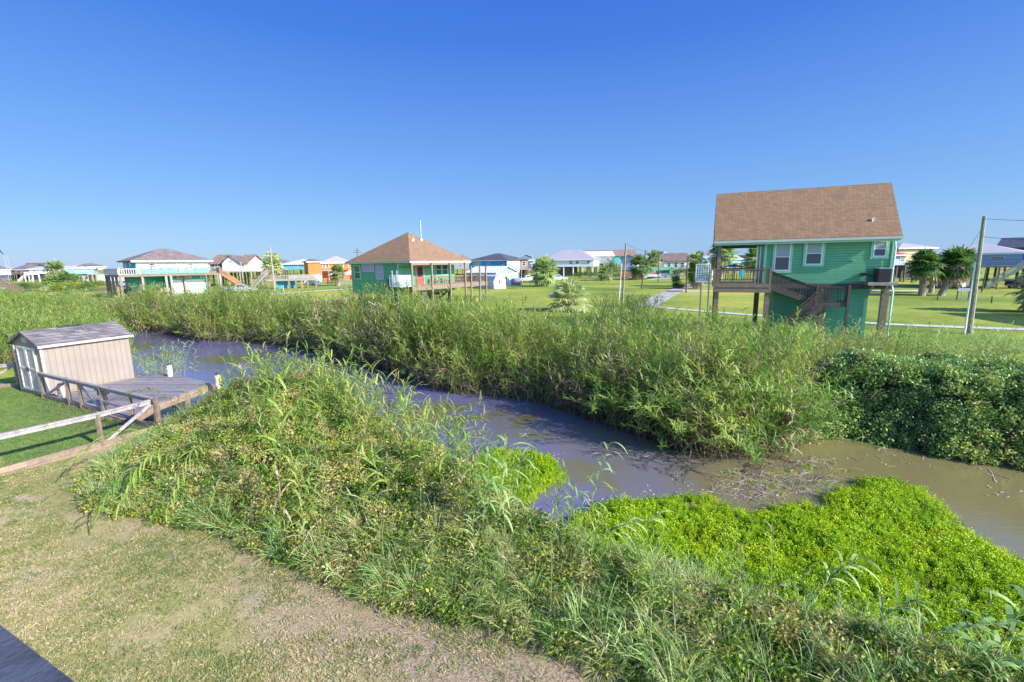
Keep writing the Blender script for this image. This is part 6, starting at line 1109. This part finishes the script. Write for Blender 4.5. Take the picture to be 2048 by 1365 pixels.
# rail fences
def rail_fence(label, pts, h, posts, diags, top=(.11, .04), bottom=None, mat=m_rail, pm=None, group='wooden rail fences'):
    O = Vector(pts[0]); t = thing('rail_fence', label, 'fence', O, 0, group); pts = [Vector(p) - O for p in pts]; L = [0]
    for a, b_ in zip(pts, pts[1:]): L.append(L[-1] + (b_ - a).length)
    def pt(s):
        for i in range(len(pts) - 1):
            if s <= L[i + 1] + 1e-6: return pts[i].lerp(pts[i + 1], (s - L[i]) / (L[i + 1] - L[i]))
        return pts[-1]
    for a, b_ in zip(pts, pts[1:]):
        mb = MB(); mb.beam(a + Vector((0, 0, h)), b_ + Vector((0, 0, h)), top[0], top[1]); mb.beam(a + Vector((0, 0, h - .075)), b_ + Vector((0, 0, h - .075)), .04, .10); mb.build('top_rail', mat, t)
        if bottom: mb = MB(); mb.beam(a + Vector((0, 0, bottom / 2)), b_ + Vector((0, 0, bottom / 2)), .05, bottom); mb.build('bottom_board', m_wd, t)
    for s in posts: mb = MB(); c = pt(s * L[-1]); mb.box(c.x - .042, c.x + .042, c.y - .042, c.y + .042, -.3, h + .05 if pm is None else h - .03); mb.build('post', pm or m_wd, t)
    for s0, z0, s1, z1 in diags: mb = MB(); mb.beam(pt(s0 * L[-1]) + Vector((0, 0, z0)), pt(s1 * L[-1]) + Vector((0, 0, z1)), .04, .09); mb.build('brace', mat, t)
    return t
F1 = [P(88, 796), P(320, 862)]; 
def frac(u, v): a = P(u, v) - F1[0]; d = F1[1] - F1[0]; return a.dot(d) / d.dot(d)
fr = [0, frac(143, 811), frac(166, 818), frac(221, 828), frac(271, 846), 1]
rail_fence('purple grey rail fence with crossed braces along the dock', F1, 1.02, fr, [(0.02, .1, fr[1] - .01, .9), (fr[2], .95, fr[3], .1), (fr[3], .5, fr[4], .45)], bottom=.16)
A_ = P(-140, 985); B_ = P(318, 858); rail_fence('pale long rail fence in front with one slanting brace', [A_, P(205, 893), B_], .98, [0, (P(205, 893) - A_).length / ((P(205, 893) - A_).length + (B_ - P(205, 893)).length), 1], [((P(205, 893) - A_).length / ((P(205, 893) - A_).length + (B_ - P(205, 893)).length) + .02, .08, .99, .9)], mat=M_wood('pale_rail', (.32, .28, .28)), bottom=.14)
t = thing('retaining_board', 'rust brown retaining boards under the long rail fence', 'retaining board', A_ + Vector((0, -.09, 0))); d = B_ - A_; mb = MB(); mb.beam((.02, -.06, .05), d + Vector((.02, -.06, .05)), .045, .2); mb.build('board', m_deckd, t); mb = MB(); mb.beam((.05, -.16, -.02), d + Vector((.05, -.16, -.02)), .14, .06); mb.build('ledge', m_deckd, t)
rail_fence('short rail fence with brace behind the shed at the left edge', [P(-160, 790), P(38, 772)], 1.0, [0, .5, 1], [(.55, .1, .98, .9)], bottom=.14)
t = thing('hand_rail', 'blurred dark blue grey wooden deck rail close to the lens', 'railing', (0, 0, 0)); a, b_ = ray(-20, 1216) * .80, ray(180, 1365) * .66
a += Vector((0, 0, CAM_H)); b_ += Vector((0, 0, CAM_H)); d = (b_ - a); a2, b2 = a - d * 2.2, b_ + d * 2.2; t.location = a2
mb = MB(); o_ = Vector((-d.y, d.x, 0)).normalized() * .085; o_ = o_ if (b_ + o_).x < b_.x else -o_; o_.z = -.02; mb.beam(o_, (b2 - a2) + o_, .15, .045); mb.build('top_rail', M_plain('dark_blue_rail', (.05, .058, .085), .85, .6, 7, bmp=.4), t)  # dark blue grey wood, mottled by noise
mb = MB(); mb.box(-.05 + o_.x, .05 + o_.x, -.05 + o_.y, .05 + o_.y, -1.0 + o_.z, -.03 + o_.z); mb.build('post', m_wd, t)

# ================================================================== single reeds that stand out
def single_reed(label, base, h, lean_dir, lean, nleaf, seed, lw=.05, ll=.55, low=.25, mat=None):
    t = thing('reed_stalk', label, 'reed', base, 0, 'tall single reeds in the near thicket'); r = random.Random(seed); ld = Vector((*lean_dir, 0)).normalized(); pts = [ld * lean * h * (i / 9) ** 1.6 + Vector((0, 0, h * (i / 9) * (1 - .3 * lean * i / 9))) for i in range(10)]
    mb = MB(); mb.tube(pts, [.014 - .0011 * i for i in range(10)], 5, False); mb.build('stem', m_stem, t); mb = MB()
    for k in range(nleaf):
        f = low + (1 - low) * (k + r.random() * .6) / nleaf; x = f * 9; i = min(8, int(x)); p = pts[i].lerp(pts[i + 1], x - i); a = k * 2.5 + r.uniform(-.4, .4); leafstrip(mb, p, (math.cos(a) * .8 + ld.x * lean * 1.2, math.sin(a) * .8 + ld.y * lean * 1.2, .8), ll * r.uniform(.7, 1.1), lw * r.uniform(.7, 1.1), r.uniform(1.6, 2.6), 7, r.uniform(-.4, .4))
    mb.build('leaves', m_pale, t); return t
def reed_px(label, ub, vb, ut, vt, z=0.0, **k):
    b = P(ub, vb, z); tp = at(ut, b.y, vt); h = max(.6, tp.z - z); lean = (tp.x - b.x) / h; ln = abs(lean); single_reed(label, b, h * (1 + .25 * ln), (1 if lean > 0 else -1, -.15), ln, k.get('n', 16), hash(label) % 1000 if 0 else int(ub), k.get('lw', .046), k.get('ll', .55), k.get('low', .3))
reed_px('tall reed pair standing before the small herb mat, left stalk', 962, 1150, 985, 880, -.1, n=20); reed_px('tall reed pair standing before the small herb mat, right stalk', 995, 1130, 1015, 870, -.1, n=18)
reed_px('short leafy reed at the right of the tall pair', 1018, 1060, 1045, 905, -.4, n=14)
reed_px('plumed reed leaning right over the canal in the centre', 1175, 1060, 1218, 880, -.5, n=18, low=.2); reed_px('low reed bending right over the herb mat', 1190, 1090, 1280, 1020, -.4, n=12); reed_px('thin reed at the left of the plumed one', 1140, 1060, 1148, 965, -.5, n=8)
reed_px('long reed arching far right above the wide herb mat', 1820, 1300, 2020, 1195, 0, n=14, lw=.06, ll=.45); reed_px('reed leaning right at the lower right corner', 1960, 1400, 2045, 1190, 0, n=14, lw=.06); reed_px('short reed in the middle of the wide herb mat', 1640, 1190, 1700, 1110, -.4, n=10)
reed_px('pair of reeds in the wide mat, nearer the corner', 1740, 1270, 1820, 1185, -.2, n=12); reed_px('reed leaning right out of the thicket towards the canal', 840, 900, 910, 815, .5, n=14)
def prone(label, base, tip, n, seed):
    b, tp = Vector(base), Vector(tip); t = thing('reed_stalk', label, 'reed', b, 0, 'tall single reeds in the near thicket'); r = random.Random(seed); d = tp - b; pts = [d * s + Vector((0, 0, 1.0 * math.sin(math.pi * s) * .7)) for s in [i / 9 for i in range(10)]]; mb = MB(); mb.tube(pts, [.013 - .001 * i for i in range(10)], 5, False); mb.build('stem', m_stem, t); mb = MB()
    for k in range(n): f = .25 + .75 * k / n; x = f * 9; i = min(8, int(x)); p = pts[i].lerp(pts[i + 1], x - i); s = 1 if k % 2 else -1; dd = d.normalized(); leafstrip(mb, p, Vector((-dd.y * s, dd.x * s, .3)) + dd * r.uniform(.8, 1.8), r.uniform(.3, .55), .032, r.uniform(1.0, 2.4), 6, r.uniform(-.6, .6))
    mb.build('leaves', m_reed, t)
for i, (a, z0, b_, z1, lb) in enumerate((((330, 960), .9, (185, 1055), .08, 'bent reed lying lowest onto the mown grass at the left'), ((380, 930), 1.0, (240, 1010), .25, 'bent reed drooping left just above the lowest one'), ((450, 900), 1.3, (330, 1030), .2, 'bent reed drooping down beside the lying reeds'), ((360, 900), 1.0, (150, 930), .6, 'bent reed stretching left towards the retaining boards'), ((400, 860), 1.2, (240, 800), 1.1, 'reed bending left across the slanting fence brace'))):
    prone(lb, P(*a, z0 - .6), P(*b_, z1), 22, i)
